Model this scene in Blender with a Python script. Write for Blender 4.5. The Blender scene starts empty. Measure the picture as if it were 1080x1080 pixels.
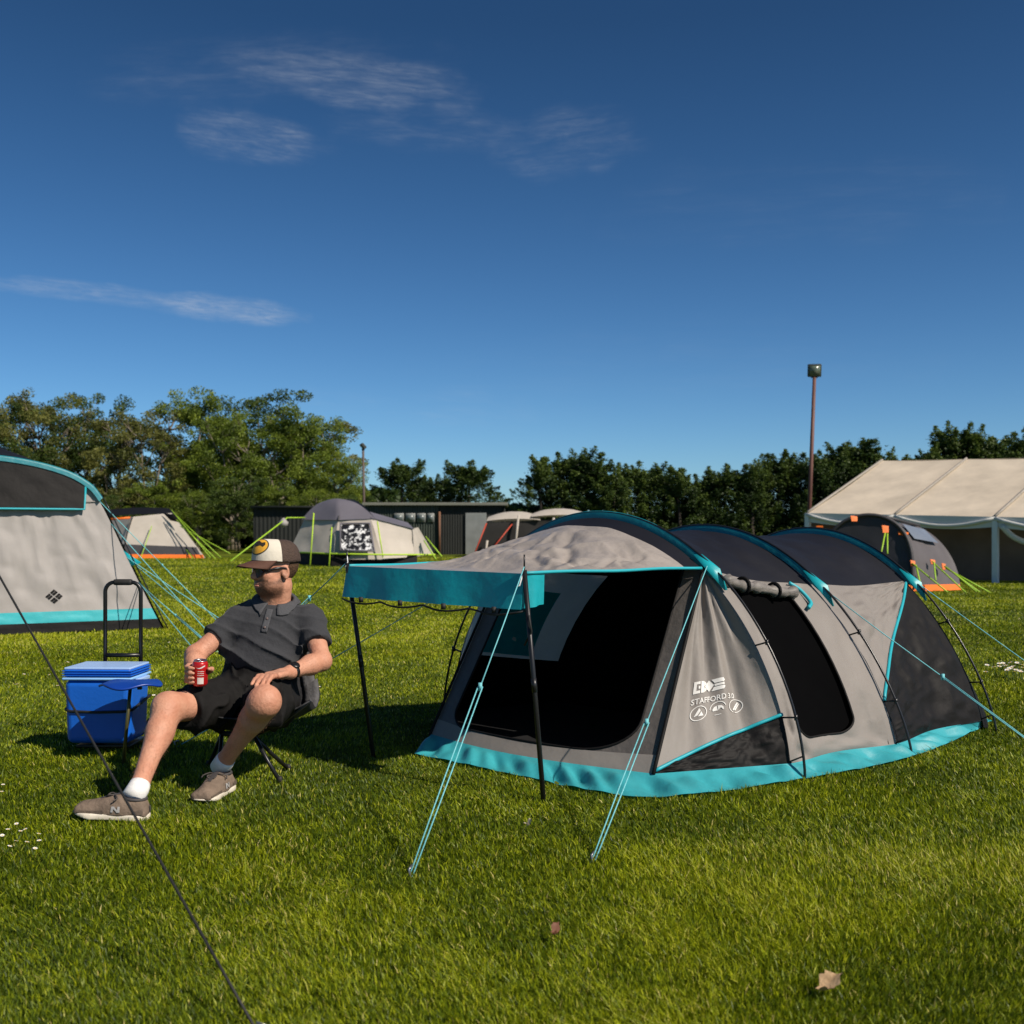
import bpy, math, random
import numpy as np
random.seed(7); RS = np.random.RandomState(11)
D = bpy.data; SC = bpy.context.scene; COL = SC.collection
pi = math.pi
# ------------------------------------------------------------------ camera model (pinhole, level)
F, HZ, CH, CX = 1158.0, 560.0, 1.12, 540.0
def gz(x, y):                                   # the field falls gently away to the right, far off
    a = np.clip((np.asarray(x, float) - 0.0) / 7.0, 0, 1); a = a*a*(3-2*a)
    b = np.clip(np.asarray(y, float) - 14.5, 0, 26)
    return -0.0235 * a * b
def P(u, v, d): return np.array([(u-CX)/F*d, d, CH-(v-HZ)/F*d])
def G(u, v):
    d = F*CH/(v-HZ)
    for _ in range(40):
        z = float(gz((u-CX)/F*d, d)); d = 0.5*d + 0.5*F*(CH-z)/(v-HZ)
    p = P(u, v, d); p[2] = float(gz(p[0], p[1])); return p
def A(*v): return np.array(v, float)
def nrm(v): v = np.asarray(v, float); return v/np.linalg.norm(v)
def lerp(a, b, t): return np.asarray(a, float)*(1-t) + np.asarray(b, float)*t
def smooth(a, b, x): t = np.clip((x-a)/(b-a), 0, 1); return t*t*(3-2*t)
# ------------------------------------------------------------------ noise
_perm = np.random.RandomState(5).randint(0, 1<<30, 4096)
def _h(i, j, k): return (_perm[(i*73 + _perm[(j*31 + _perm[k & 4095]) & 4095]) & 4095] & 65535)/65535.0
def vn(x, y, z=0.0):
    x, y, z = np.broadcast_arrays(np.asarray(x, float), np.asarray(y, float), np.asarray(z, float))
    i, j, k = np.floor(x).astype(int), np.floor(y).astype(int), np.floor(z).astype(int)
    fx, fy, fz = x-i, y-j, z-k
    fx, fy, fz = fx*fx*(3-2*fx), fy*fy*(3-2*fy), fz*fz*(3-2*fz)
    r = 0
    for a in (0, 1):
        for b in (0, 1):
            for c in (0, 1):
                w = (fx if a else 1-fx)*(fy if b else 1-fy)*(fz if c else 1-fz)
                r = r + w*_h(i+a, j+b, k+c)
    return r
# ------------------------------------------------------------------ materials
MATS = {}
def _new(name):
    m = D.materials.new(name); m.use_nodes = True; nt = m.node_tree; nt.nodes.clear()
    out = nt.nodes.new('ShaderNodeOutputMaterial'); return m, nt, out
def mat(name, col, rough=0.6, var=0.12, vscale=6.0, bump=0.0, bscale=20.0, metal=0.0, trans=0.0, spec=0.5,
        col2=None, coat=0.0, sheen=0.0, stretch=(1, 1, 1), alpha=1.0):
    m, nt, out = _new(name); N = nt.nodes; L = nt.links
    b = N.new('ShaderNodeBsdfPrincipled')
    b.inputs['Roughness'].default_value = rough; b.inputs['Metallic'].default_value = metal
    b.inputs['Specular IOR Level'].default_value = spec; b.inputs['Coat Weight'].default_value = coat
    b.inputs['Sheen Weight'].default_value = sheen; b.inputs['Alpha'].default_value = alpha
    tc = N.new('ShaderNodeTexCoord'); mp = N.new('ShaderNodeMapping'); mp.inputs['Scale'].default_value = stretch
    L.new(tc.outputs['Object'], mp.inputs['Vector'])
    nz = N.new('ShaderNodeTexNoise'); nz.inputs['Scale'].default_value = vscale; nz.inputs['Detail'].default_value = 6
    nz.inputs['Roughness'].default_value = 0.62
    L.new(mp.outputs[0], nz.inputs['Vector'])
    mx = N.new('ShaderNodeMix'); mx.data_type = 'RGBA'
    c = np.array(col, float); c2 = np.array(col2, float) if col2 is not None else c*(1-var)
    c1 = c if col2 is not None else c*(1+var)
    rp = N.new('ShaderNodeMapRange'); rp.inputs[1].default_value = 0.3; rp.inputs[2].default_value = 0.7
    L.new(nz.outputs['Fac'], rp.inputs[0]); L.new(rp.outputs[0], mx.inputs['Factor'])
    mx.inputs['A'].default_value = (*np.clip(c2, 0, 1), 1); mx.inputs['B'].default_value = (*np.clip(c1, 0, 1), 1)
    L.new(mx.outputs['Result'], b.inputs['Base Color'])
    nrmout = None
    if bump:
        n2 = N.new('ShaderNodeTexNoise'); n2.inputs['Scale'].default_value = bscale; n2.inputs['Detail'].default_value = 8
        L.new(mp.outputs[0], n2.inputs['Vector'])
        bp = N.new('ShaderNodeBump'); bp.inputs['Strength'].default_value = bump; bp.inputs['Distance'].default_value = 0.02
        L.new(n2.outputs['Fac'], bp.inputs['Height']); L.new(bp.outputs[0], b.inputs['Normal']); nrmout = bp
    if trans:
        t = N.new('ShaderNodeBsdfTranslucent'); L.new(mx.outputs['Result'], t.inputs['Color'])
        if nrmout: L.new(nrmout.outputs[0], t.inputs['Normal'])
        ms = N.new('ShaderNodeMixShader'); ms.inputs[0].default_value = trans
        L.new(b.outputs[0], ms.inputs[1]); L.new(t.outputs[0], ms.inputs[2]); L.new(ms.outputs[0], out.inputs[0])
    else: L.new(b.outputs[0], out.inputs[0])
    MATS[name] = m; return m
# ------------------------------------------------------------------ objects
def tag(o, label=None, cat=None, group=None, kind=None):
    for k, v in (('label', label), ('category', cat), ('group', group), ('kind', kind)):
        if v: o[k] = v
    return o
def thing(name, label, cat, loc, group=None):
    o = D.objects.new(name, None); COL.objects.link(o); o.empty_display_size = 0.1
    o.location = tuple(float(c) for c in loc); tag(o, label, cat, group); return o
def origin(o):
    v = np.zeros(3)
    while o is not None: v += np.array(o.location); o = o.parent
    return v
def link_mesh(name, V, Fc, m, parent=None, smoothf=True, loc=None, local=False):
    """V world coordinates (unless local); parent keeps its place."""
    me = D.meshes.new(name); V = np.asarray(V, float).reshape(-1, 3)
    o = D.objects.new(name, me); COL.objects.link(o)
    if parent is not None: o.parent = parent
    elif loc is not None: o.location = tuple(float(c) for c in loc)
    if not local: V = V - origin(o)
    me.from_pydata(V.tolist(), [], Fc); me.update()
    if smoothf: me.polygons.foreach_set('use_smooth', [True]*len(me.polygons))
    me.materials.append(m); return o
def set_attr(o, name, vals):
    a = o.data.attributes.new(name, 'FLOAT', 'POINT'); a.data.foreach_set('value', np.asarray(vals, np.float32))
def fast_mesh(name, V, quads=None, tris=None, m=None, parent=None, attr=None, smoothf=False):
    me = D.meshes.new(name); V = np.asarray(V, np.float32)
    idx = []; st = []; n = 0
    if quads is not None and len(quads):
        q = np.asarray(quads, np.int32); idx.append(q.ravel()); st.append(np.arange(len(q))*4); n = len(q)*4
    if tris is not None and len(tris):
        t = np.asarray(tris, np.int32); idx.append(t.ravel()); st.append(n+np.arange(len(t))*3)
    idx = np.concatenate(idx).astype(np.int32); st = np.concatenate(st).astype(np.int32)
    me.vertices.add(len(V)); me.vertices.foreach_set('co', V.ravel())
    me.loops.add(len(idx)); me.loops.foreach_set('vertex_index', idx)
    me.polygons.add(len(st)); me.polygons.foreach_set('loop_start', st)
    if smoothf: me.polygons.foreach_set('use_smooth', np.ones(len(st), bool))
    if attr is not None:
        a = me.attributes.new('tint', 'FLOAT', 'POINT'); a.data.foreach_set('value', np.asarray(attr, np.float32))
    me.update(calc_edges=True); me.validate()
    if m: me.materials.append(m)
    o = D.objects.new(name, me); COL.objects.link(o)
    if parent is not None: o.parent = parent
    return o
class MB:
    def __init__(s): s.V = []; s.F = []
    def add(s, V, Fc):
        n = len(s.V); s.V += [tuple(map(float, v)) for v in V]; s.F += [tuple(i+n for i in f) for f in Fc]; return s
    def grid(s, fn, nu, nv, closed_u=False):
        V = [fn(i/nu, j/nv) for j in range(nv+1) for i in range(nu+1)]; w = nu+1
        return s.add(V, [(j*w+i, j*w+i+1, (j+1)*w+i+1, (j+1)*w+i) for j in range(nv) for i in range(nu)])
    def tube(s, pts, r, n=8, cap=True):
        pts = [np.asarray(p, float) for p in pts]; R = r if hasattr(r, '__len__') else [r]*len(pts)
        V = []; up = A(0, 0, 1)
        prev = None
        for i, p in enumerate(pts):
            t = nrm(pts[min(i+1, len(pts)-1)] - pts[max(i-1, 0)] + 1e-9)
            if prev is None:
                x = np.cross(t, up)
                if np.linalg.norm(x) < 1e-3: x = np.cross(t, A(1, 0, 0))
            else: x = prev - t*np.dot(prev, t)
            x = nrm(x); prev = x; y = np.cross(t, x)
            for k in range(n):
                a = 2*pi*k/n; V.append(p + R[i]*(x*math.cos(a) + y*math.sin(a)))
        Fc = [(i*n+k, i*n+(k+1) % n, (i+1)*n+(k+1) % n, (i+1)*n+k) for i in range(len(pts)-1) for k in range(n)]
        if cap: Fc += [tuple(range(n))[::-1], tuple((len(pts)-1)*n+k for k in range(n))]
        return s.add(V, Fc)
    def box(s, c, size, axes=None, taper=1.0):
        c = np.asarray(c, float); ax = [A(1,0,0), A(0,1,0), A(0,0,1)] if axes is None else [nrm(a) for a in axes]
        h = np.asarray(size, float)/2; V = []
        for k in (-1, 1):
            t = taper if k < 0 else 1.0
            for (i, j) in ((-1,-1),(1,-1),(1,1),(-1,1)): V.append(c + ax[0]*h[0]*i*t + ax[1]*h[1]*j*t + ax[2]*h[2]*k)
        return s.add(V, [(3,2,1,0),(4,5,6,7),(0,1,5,4),(1,2,6,5),(2,3,7,6),(3,0,4,7)])
    def prism(s, poly, n):                      # polygon (3D points) extruded by the vector n
        k = len(poly); V = list(poly) + [np.asarray(p)+n for p in poly]
        return s.add(V, [tuple(range(k))[::-1], tuple(range(k, 2*k))] + [(i, (i+1) % k, k+(i+1) % k, k+i) for i in range(k)])
    def lathe(s, c, prof, n=24, axes=None):
        c = np.asarray(c, float); ax = [A(1,0,0), A(0,1,0), A(0,0,1)] if axes is None else axes
        V = [c + r*(ax[0]*math.cos(2*pi*k/n) + ax[1]*math.sin(2*pi*k/n)) + z*ax[2] for (r, z) in prof for k in range(n)]
        m = len(prof)
        Fc = [(i*n+k, i*n+(k+1) % n, (i+1)*n+(k+1) % n, (i+1)*n+k) for i in range(m-1) for k in range(n)]
        return s.add(V, Fc + [tuple(range(n))[::-1], tuple((m-1)*n+k for k in range(n))])
    def build(s, name, m, parent=None, smoothf=True, loc=None, bevel=0.0, seg=3, solid=0.0):
        o = link_mesh(name, s.V, s.F, m, parent, smoothf, loc)
        if solid:
            md = o.modifiers.new('solid', 'SOLIDIFY'); md.thickness = solid; md.offset = 0
        if bevel:
            md = o.modifiers.new('bevel', 'BEVEL'); md.width = bevel; md.segments = seg; md.limit_method = 'ANGLE'
            md.angle_limit = math.radians(40); md.harden_normals = False
            if smoothf:
                try:
                    o.data.set_sharp_from_angle(angle=math.radians(45))
                except Exception: pass
        return o
def panel(name, fn, nu, nv, m, parent, wr=0.012, wf=5.0, seed=0.0, an=(1, 1), pin=True):
    """a sheet of cloth: fn(s,t) -> point, wrinkled along its normal, the rim kept in place"""
    S, T = np.meshgrid(np.linspace(0, 1, nu+1), np.linspace(0, 1, nv+1))
    X = np.array([[fn(a, b) for a in np.linspace(0, 1, nu+1)] for b in np.linspace(0, 1, nv+1)])
    du = np.gradient(X, axis=1); dv = np.gradient(X, axis=0); n = np.cross(du, dv)
    n /= np.linalg.norm(n, axis=2, keepdims=True)+1e-9
    if wr:
        a = vn(S*wf*an[0]+seed, T*wf*an[1]+seed*1.7, seed) - .5
        b = 1-2*np.abs(vn(S*wf*2.1*an[0]+T*2+seed, T*wf*1.7*an[1]-S*2, seed+3) - .5)
        h = a*1.2 + (b-.75)*.7
        if pin: h = h*np.clip(np.minimum(np.minimum(S, 1-S), np.minimum(T, 1-T))*12, 0, 1)
        X = X + n*(h*wr)[..., None]
    w = nu+1
    Fc = [(j*w+i, j*w+i+1, (j+1)*w+i+1, (j+1)*w+i) for j in range(nv) for i in range(nu)]
    return link_mesh(name, X.reshape(-1, 3), Fc, m, parent)
def ring_panel(name, fn, outer, inner, steps, m, parent, wr=0.01, seed=0):
    """cloth between two closed loops given in panel coordinates"""
    n = len(outer); V = []
    for j in range(steps+1):
        for k in range(n):
            q = lerp(outer[k], inner[k], j/steps); p = np.asarray(fn(*q), float)
            a = ((vn(q[0]*8+seed, q[1]*5+seed, seed)-.5)*1.1+(1-2*abs(vn(q[0]*15+q[1]*4+seed, q[1]*9-q[0]*5, seed+4)-.5)-.75)*.6)*wr*math.sin(pi*j/steps)
            V.append(p + A(a*.3, -a, a*.2))
    Fc = [(j*n+k, j*n+(k+1) % n, (j+1)*n+(k+1) % n, (j+1)*n+k) for j in range(steps) for k in range(n)]
    return link_mesh(name, V, Fc, m, parent)
def rrect(a0, a1, b0, b1, rs, n=12):
    """rounded rectangle loop and its corner-matched outer unit square loop; rs: radii of 4 corners, as (ra, rb)"""
    inn = []; out = []
    cs = [(a0, b0, 0), (a1, b0, 1), (a1, b1, 2), (a0, b1, 3)]
    oc = [(0, 0), (1, 0), (1, 1), (0, 1)]
    for i in range(4):
        x, y, _ = cs[i]; ra, rb = rs[i]
        sx = 1 if i in (0, 3) else -1; sy = 1 if i in (0, 1) else -1
        cx, cy = x+sx*ra, y+sy*rb
        a_ = {0: pi, 1: 1.5*pi, 2: 0, 3: .5*pi}[i]
        for k in range(n+1):
            th = a_ + .5*pi*k/n; inn.append((cx+ra*math.cos(th), cy+rb*math.sin(th)))
            f = k/n; ox, oy = oc[i]                    # the outer loop slides round its corner
            e = .18
            if i == 0: q = (0, e*(1-2*f)) if f < .5 else (e*(2*f-1), 0)
            elif i == 1: q = (1-e*(1-2*f), 0) if f < .5 else (1, e*(2*f-1))
            elif i == 2: q = (1, 1-e*(1-2*f)) if f < .5 else (1-e*(2*f-1), 1)
            else: q = (e*(1-2*f), 1) if f < .5 else (0, 1-e*(2*f-1))
            out.append(q)
        # straight run to the next corner
        nx = cs[(i+1) % 4]; nra, nrb = rs[(i+1) % 4]
        nsx = 1 if (i+1) % 4 in (0, 3) else -1; nsy = 1 if (i+1) % 4 in (0, 1) else -1
        ncx, ncy = nx[0]+nsx*nra, nx[1]+nsy*nrb
        p0 = inn[-1]; na = {0: pi, 1: 1.5*pi, 2: 0, 3: .5*pi}[(i+1) % 4]
        p1 = (ncx+nra*math.cos(na), ncy+nrb*math.sin(na))
        o0 = out[-1]; o1 = {0: (1-.18, 0), 1: (1, 1-.18), 2: (.18, 1), 3: (0, .18)}[i]
        for k in range(1, n):
            f = k/n; inn.append((p0[0]+(p1[0]-p0[0])*f, p0[1]+(p1[1]-p0[1])*f)); out.append((o0[0]+(o1[0]-o0[0])*f, o0[1]+(o1[1]-o0[1])*f))
    return out, inn
def cat_rom(pts, n=8):
    pts = [np.asarray(p, float) for p in pts]; Q = [2*pts[0]-pts[1]] + pts + [2*pts[-1]-pts[-2]]; out = []
    for i in range(1, len(Q)-2):
        for k in range(n):
            t = k/n; a, b, c, d = Q[i-1], Q[i], Q[i+1], Q[i+2]
            out.append(.5*((2*b)+(-a+c)*t+(2*a-5*b+4*c-d)*t*t+(-a+3*b-3*c+d)*t**3))
    out.append(pts[-1]); return out
def rope(parent, name, a, b, r, m, sag=0.01):
    a, b = np.asarray(a, float), np.asarray(b, float); L = np.linalg.norm(b-a)
    pts = [lerp(a, b, t) - A(0, 0, sag*L*4*t*(1-t)) for t in np.linspace(0, 1, 13)]
    mb = MB().tube(pts, r, 6); return mb.build(name, m, parent)
def text_mesh(body, bold=0.0):
    c = D.curves.new('lettering', 'FONT'); c.body = body; c.align_x = 'LEFT'; c.offset = bold; c.resolution_u = 3
    o = D.objects.new('lettering', c); COL.objects.link(o); bpy.context.view_layer.update()
    me = D.meshes.new_from_object(o.evaluated_get(bpy.context.evaluated_depsgraph_get()))
    V = np.array([v.co[:] for v in me.vertices]); Fc = [tuple(p.vertices) for p in me.polygons]
    D.objects.remove(o); D.curves.remove(c); D.meshes.remove(me); return V, Fc
# ------------------------------------------------------------------ signed distance body building
class SDF:
    def __init__(s, lo, hi, h):
        s.lo = np.asarray(lo, float); s.h = h; n = np.ceil((np.asarray(hi)-s.lo)/h).astype(int)+1; s.n = n
        s.f = np.full(n, 0.25, np.float32)
    def _sub(s, lo, hi):
        a = np.clip(np.floor((np.asarray(lo)-s.lo)/s.h).astype(int), 0, s.n); b = np.clip(np.ceil((np.asarray(hi)-s.lo)/s.h).astype(int)+1, 0, s.n)
        sl = tuple(slice(i, j) for i, j in zip(a, b))
        ax = [s.lo[i]+s.h*np.arange(a[i], b[i]) for i in range(3)]
        return sl, np.stack(np.meshgrid(*ax, indexing='ij'), -1)
    def put(s, fn, lo, hi, k=0.01, op='add'):
        pad = max(k, 3*s.h)+s.h; sl, X = s._sub(np.asarray(lo)-pad, np.asarray(hi)+pad)
        if X.size == 0: return s
        d = fn(X); f = s.f[sl]
        if op == 'add':
            h = np.clip(k-np.abs(f-d), 0, None)/k; s.f[sl] = np.minimum(f, d) - h*h*k*.25
        else:
            d = -d; h = np.clip(k-np.abs(f-d), 0, None)/k; s.f[sl] = np.maximum(f, d) + h*h*k*.25
        return s
    def cone(s, a, b, ra, rb, k=0.012, cap=False, cap0=False, op='add'):
        a, b = np.asarray(a, float), np.asarray(b, float); r = max(ra, rb)
        L = np.linalg.norm(b-a); t = (b-a)/L
        def fn(X):
            v = X-a; y = v@t; q = np.clip(y/L, 0, 1); d = np.linalg.norm(v-(q*L)[..., None]*t, axis=-1) - (ra+(rb-ra)*q)
            if cap: d = np.maximum(d, y-L)
            if cap0: d = np.maximum(d, -y)
            return d
        return s.put(fn, np.minimum(a, b)-r, np.maximum(a, b)+r, k, op)
    def chain(s, pts, rs, k=0.008):
        for i in range(len(pts)-1): s.cone(pts[i], pts[i+1], rs[i], rs[i+1], k)
        return s
    def ell(s, c, rad, axes=None, k=0.012, op='add'):
        c = np.asarray(c, float); rad = np.asarray(rad, float); M = np.eye(3) if axes is None else np.array([nrm(x) for x in axes])
        def fn(X):
            q = (X-c)@M.T; k0 = np.linalg.norm(q/rad, axis=-1); k1 = np.linalg.norm(q/(rad*rad), axis=-1)+1e-9
            return np.where(k0 < 1e-4, -rad.min(), k0*(k0-1)/k1)
        r = rad.max(); return s.put(fn, c-r, c+r, k, op)
    def rbox(s, c, half, rr, axes=None, k=0.01, op='add'):
        c = np.asarray(c, float); half = np.asarray(half, float); M = np.eye(3) if axes is None else np.array([nrm(x) for x in axes])
        def fn(X):
            q = np.abs((X-c)@M.T)-half+rr; return np.linalg.norm(np.maximum(q, 0), axis=-1)+np.minimum(q.max(-1), 0)-rr
        r = np.linalg.norm(half); return s.put(fn, c-r, c+r, k, op)
    def warp(s, fn):
        """adds a small offset field (folds)"""
        sl, X = s._sub(s.lo, s.lo+s.h*s.n)
        s.f += fn(X[tuple(slice(0, m) for m in s.f.shape)]).astype(np.float32); return s
    def mesh(s):
        f = s.f; S = f < 0
        c = np.zeros(np.array(f.shape)-1, int)
        for i in (0, 1):
            for j in (0, 1):
                for k in (0, 1): c += S[i:f.shape[0]-1+i, j:f.shape[1]-1+j, k:f.shape[2]-1+k]
        act = (c > 0) & (c < 8); I = np.argwhere(act); idx = np.full(act.shape, -1, int); idx[act] = np.arange(len(I))
        acc = np.zeros((len(I), 3)); cnt = np.zeros(len(I))
        for ax in range(3):
            o = [x for x in range(3) if x != ax]
            for p in (0, 1):
                for q in (0, 1):
                    a = I.copy(); a[:, o[0]] += p; a[:, o[1]] += q; b = a.copy(); b[:, ax] += 1
                    fa = f[tuple(a.T)]; fb = f[tuple(b.T)]; m = (fa < 0) != (fb < 0)
                    t = np.where(m, fa/(np.where(m, fa-fb, 1)), 0); pos = a.astype(float); pos[:, ax] += t
                    acc[m] += pos[m]; cnt[m] += 1
        V = acc/cnt[:, None]*s.h + s.lo; Q = []
        for ax in range(3):
            o = [(ax+1) % 3, (ax+2) % 3]
            sa = [slice(None)]*3; sb = [slice(None)]*3; sa[ax] = slice(0, -1); sb[ax] = slice(1, None)
            ch = S[tuple(sa)] != S[tuple(sb)]; E = np.argwhere(ch)
            E = E[(E[:, o[0]] > 0) & (E[:, o[1]] > 0) & (E[:, o[0]] < f.shape[o[0]]-1) & (E[:, o[1]] < f.shape[o[1]]-1)]
            ins = S[tuple(E.T)]; cells = []
            for (p, q) in ((1, 1), (0, 1), (0, 0), (1, 0)):
                w = E.copy(); w[:, o[0]] -= p; w[:, o[1]] -= q; cells.append(idx[tuple(w.T)])
            qd = np.stack(cells, 1); qd[~ins] = qd[~ins][:, ::-1]; Q.append(qd)
        return V, np.concatenate(Q)
    def build(s, name, m, parent, relax=2):
        V, Q = s.mesh()
        e = np.concatenate([Q[:, [0, 1]], Q[:, [1, 2]], Q[:, [2, 3]], Q[:, [3, 0]]])
        for _ in range(relax):                       # light smoothing takes the voxel steps out
            acc = np.zeros_like(V); cn = np.zeros(len(V))
            np.add.at(acc, e[:, 0], V[e[:, 1]]); np.add.at(cn, e[:, 0], 1); np.add.at(acc, e[:, 1], V[e[:, 0]]); np.add.at(cn, e[:, 1], 1)
            V = V*.5 + acc/cn[:, None]*.5
        o = fast_mesh(name, V-origin(parent), quads=Q, m=m, parent=parent, smoothf=True); return o
# ================================================================== camera, sun, sky
cam = D.cameras.new('camera'); co = D.objects.new('camera', cam); COL.objects.link(co); SC.camera = co
co.location = (0, 0, CH); co.rotation_euler = (pi/2, 0, 0); cam.sensor_width = 36; cam.lens = 36*F/1080
cam.shift_y = (HZ-540)/1080; cam.clip_end = 3000; cam.clip_start = 0.05
cam.dof.use_dof = True; cam.dof.focus_distance = 5.2; cam.dof.aperture_fstop = 4.5
SUN_AZ = math.atan2(0.80, -0.60); SUN_EL = math.radians(42)
sd = A(math.sin(SUN_AZ)*math.cos(SUN_EL), math.cos(SUN_AZ)*math.cos(SUN_EL), math.sin(SUN_EL))
sl = D.lights.new('sun', 'SUN'); sl.energy = 5.0; sl.angle = math.radians(0.53); sl.color = (1.0, 0.90, 0.77)
so = D.objects.new('sun', sl); COL.objects.link(so)
from mathutils import Vector
so.rotation_euler = Vector(tuple(sd)).to_track_quat('Z', 'Y').to_euler(); so.location = (5, -5, 12)
W = D.worlds.new('World'); SC.world = W; W.use_nodes = True; nt = W.node_tree; N = nt.nodes; L = nt.links; N.clear()
wo = N.new('ShaderNodeOutputWorld'); bg = N.new('ShaderNodeBackground'); bg.inputs['Strength'].default_value = 0.053
sky = N.new('ShaderNodeTexSky'); sky.sky_type = 'NISHITA'; sky.sun_disc = False; sky.sun_elevation = SUN_EL; sky.sun_rotation = SUN_AZ
sky.air_density = 0.75; sky.dust_density = 0.6; sky.ozone_density = 3.0; sky.altitude = 300
def vmath(op, a, b=None):
    n = N.new('ShaderNodeVectorMath'); n.operation = op
    for i, x in enumerate((a, b)):
        if x is None: continue
        if isinstance(x, (tuple, list, np.ndarray)): n.inputs[i].default_value = tuple(x)
        else: L.new(x, n.inputs[i])
    return n
def fmath(op, a, b=None, c=None, clamp=False):
    n = N.new('ShaderNodeMath'); n.operation = op; n.use_clamp = clamp
    for i, x in enumerate((a, b, c)):
        if x is None: continue
        if isinstance(x, (int, float)): n.inputs[i].default_value = x
        else: L.new(x, n.inputs[i])
    return n.outputs[0]
def mrange(x, a, b, c=0.0, d=1.0):
    n = N.new('ShaderNodeMapRange'); n.interpolation_type = 'SMOOTHSTEP'; L.new(x, n.inputs[0])
    for i, v in enumerate((a, b, c, d)): n.inputs[i+1].default_value = v
    return n.outputs[0]
tc = N.new('ShaderNodeTexCoord'); sep = N.new('ShaderNodeSeparateXYZ'); L.new(tc.outputs['Generated'], sep.inputs[0])
gam = N.new('ShaderNodeGamma'); gam.inputs['Gamma'].default_value = 1.0; L.new(sky.outputs[0], gam.inputs[0])
hsv = N.new('ShaderNodeHueSaturation'); hsv.inputs['Saturation'].default_value = 1.18; L.new(gam.outputs[0], hsv.inputs['Color'])
tint = vmath('MULTIPLY', hsv.outputs[0], (0.80, 1.04, 1.15))
grd = N.new('ShaderNodeMapRange'); L.new(sep.outputs[2], grd.inputs[0])
for i_, v_ in enumerate((0.0, .42, 1.72, .95)): grd.inputs[i_+1].default_value = v_
scl = N.new('ShaderNodeVectorMath'); scl.operation = 'SCALE'; L.new(tint.outputs[0], scl.inputs[0]); L.new(grd.outputs[0], scl.inputs['Scale']); tint = scl
# thin cirrus: gnomonic coordinates on the sky above the field's far side (x/y, z/y), noise drawn out along the wind
ax = fmath('DIVIDE', sep.outputs[0], fmath('MAXIMUM', sep.outputs[1], 0.05)); az = fmath('DIVIDE', sep.outputs[2], fmath('MAXIMUM', sep.outputs[1], 0.05))
def streak(cx, cz, ang, sx, sz, scale, stretch, thr, seed, amt):
    c, s_ = math.cos(ang), math.sin(ang)
    x0 = fmath('SUBTRACT', ax, cx); z0 = fmath('SUBTRACT', az, cz)
    u = fmath('ADD', fmath('MULTIPLY', x0, c), fmath('MULTIPLY', z0, s_)); v = fmath('SUBTRACT', fmath('MULTIPLY', z0, c), fmath('MULTIPLY', x0, s_))
    r2 = fmath('ADD', fmath('POWER', fmath('ABSOLUTE', fmath('DIVIDE', u, sx)), 2.0), fmath('POWER', fmath('ABSOLUTE', fmath('DIVIDE', v, sz)), 2.0))
    m = mrange(fmath('ADD', r2, fmath('MULTIPLY', fmath('SUBTRACT', wob.outputs['Fac'], .5), 1.6)), 0.0, 1.0, 1.0, 0.0)
    cb = N.new('ShaderNodeCombineXYZ'); L.new(fmath('MULTIPLY', u, scale), cb.inputs[0]); L.new(fmath('MULTIPLY', v, scale*stretch*1.25), cb.inputs[1]); cb.inputs[2].default_value = seed
    nz = N.new('ShaderNodeTexNoise'); nz.inputs['Detail'].default_value = 7; nz.inputs['Roughness'].default_value = 0.6; nz.inputs['Scale'].default_value = 1.0
    nz.inputs['Distortion'].default_value = 0.35
    L.new(cb.outputs[0], nz.inputs['Vector'])
    c2 = N.new('ShaderNodeCombineXYZ'); L.new(fmath('MULTIPLY', fmath('ADD', u, fmath('MULTIPLY', v, .5)), scale*1.6), c2.inputs[0]); L.new(fmath('MULTIPLY', v, scale*stretch*3.2), c2.inputs[1]); c2.inputs[2].default_value = seed+5
    n2 = N.new('ShaderNodeTexNoise'); n2.inputs['Detail'].default_value = 8; n2.inputs['Roughness'].default_value = 0.68; n2.inputs['Scale'].default_value = 1.3; n2.inputs['Distortion'].default_value = .8; L.new(c2.outputs[0], n2.inputs['Vector'])
    m = fmath('MULTIPLY', m, mrange(n2.outputs['Fac'], .28, .72, .25, 1.15))
    return fmath('MULTIPLY', fmath('MULTIPLY', m, mrange(nz.outputs['Fac'], thr-.16, thr+.5)), amt*.55)
wob = N.new('ShaderNodeTexNoise'); wob.inputs['Scale'].default_value = 26; wob.inputs['Detail'].default_value = 5; L.new(tc.outputs['Generated'], wob.inputs['Vector'])
def px(u, v): return (u-CX)/F, (HZ-v)/F
cl = None
for (u, v, ang, sx, sz, sc, st, thr, seed, amt) in (  # wisps: place, tilt, size, grain, strength
        (375, 84, -.10, .13, .030, 16, 4.0, .34, 1.3, .48), (270, 72, .05, .20, .040, 12, 3.5, .42, 7.7, .16),
        (265, 145, -.16, .085, .028, 20, 3.0, .34, 3.1, .38), (450, 135, -.06, .11, .026, 18, 3.2, .38, 5.2, .20),
        (595, 150, .14, .085, .040, 20, 2.6, .40, 9.4, .24), (235, 325, -.10, .085, .015, 22, 3.5, .16, 2.2, .55),
        (90, 308, -.10, .12, .011, 20, 4.0, .20, 4.4, .34), 
        (450, 430, -.06, .15, .022, 14, 4.0, .40, 12.1, .12), (860, 215, .05, .25, .05, 9, 5.0, .42, 14.1, .07), (720, 385, .03, .30, .05, 8, 5.0, .42, 17.1, .06)):
    a, b = px(u, v); k = streak(a, b, ang, sx, sz, sc, st, thr, seed, amt); cl = k if cl is None else fmath('ADD', cl, k)
cm = N.new('ShaderNodeMix'); cm.data_type = 'RGBA'; L.new(fmath('MINIMUM', cl, 0.6), cm.inputs['Factor']); L.new(tint.outputs[0], cm.inputs['A'])
cm.inputs['B'].default_value = (10.0, 10.6, 11.4, 1)
L.new(cm.outputs['Result'], bg.inputs['Color']); L.new(bg.outputs[0], wo.inputs[0])
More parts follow.
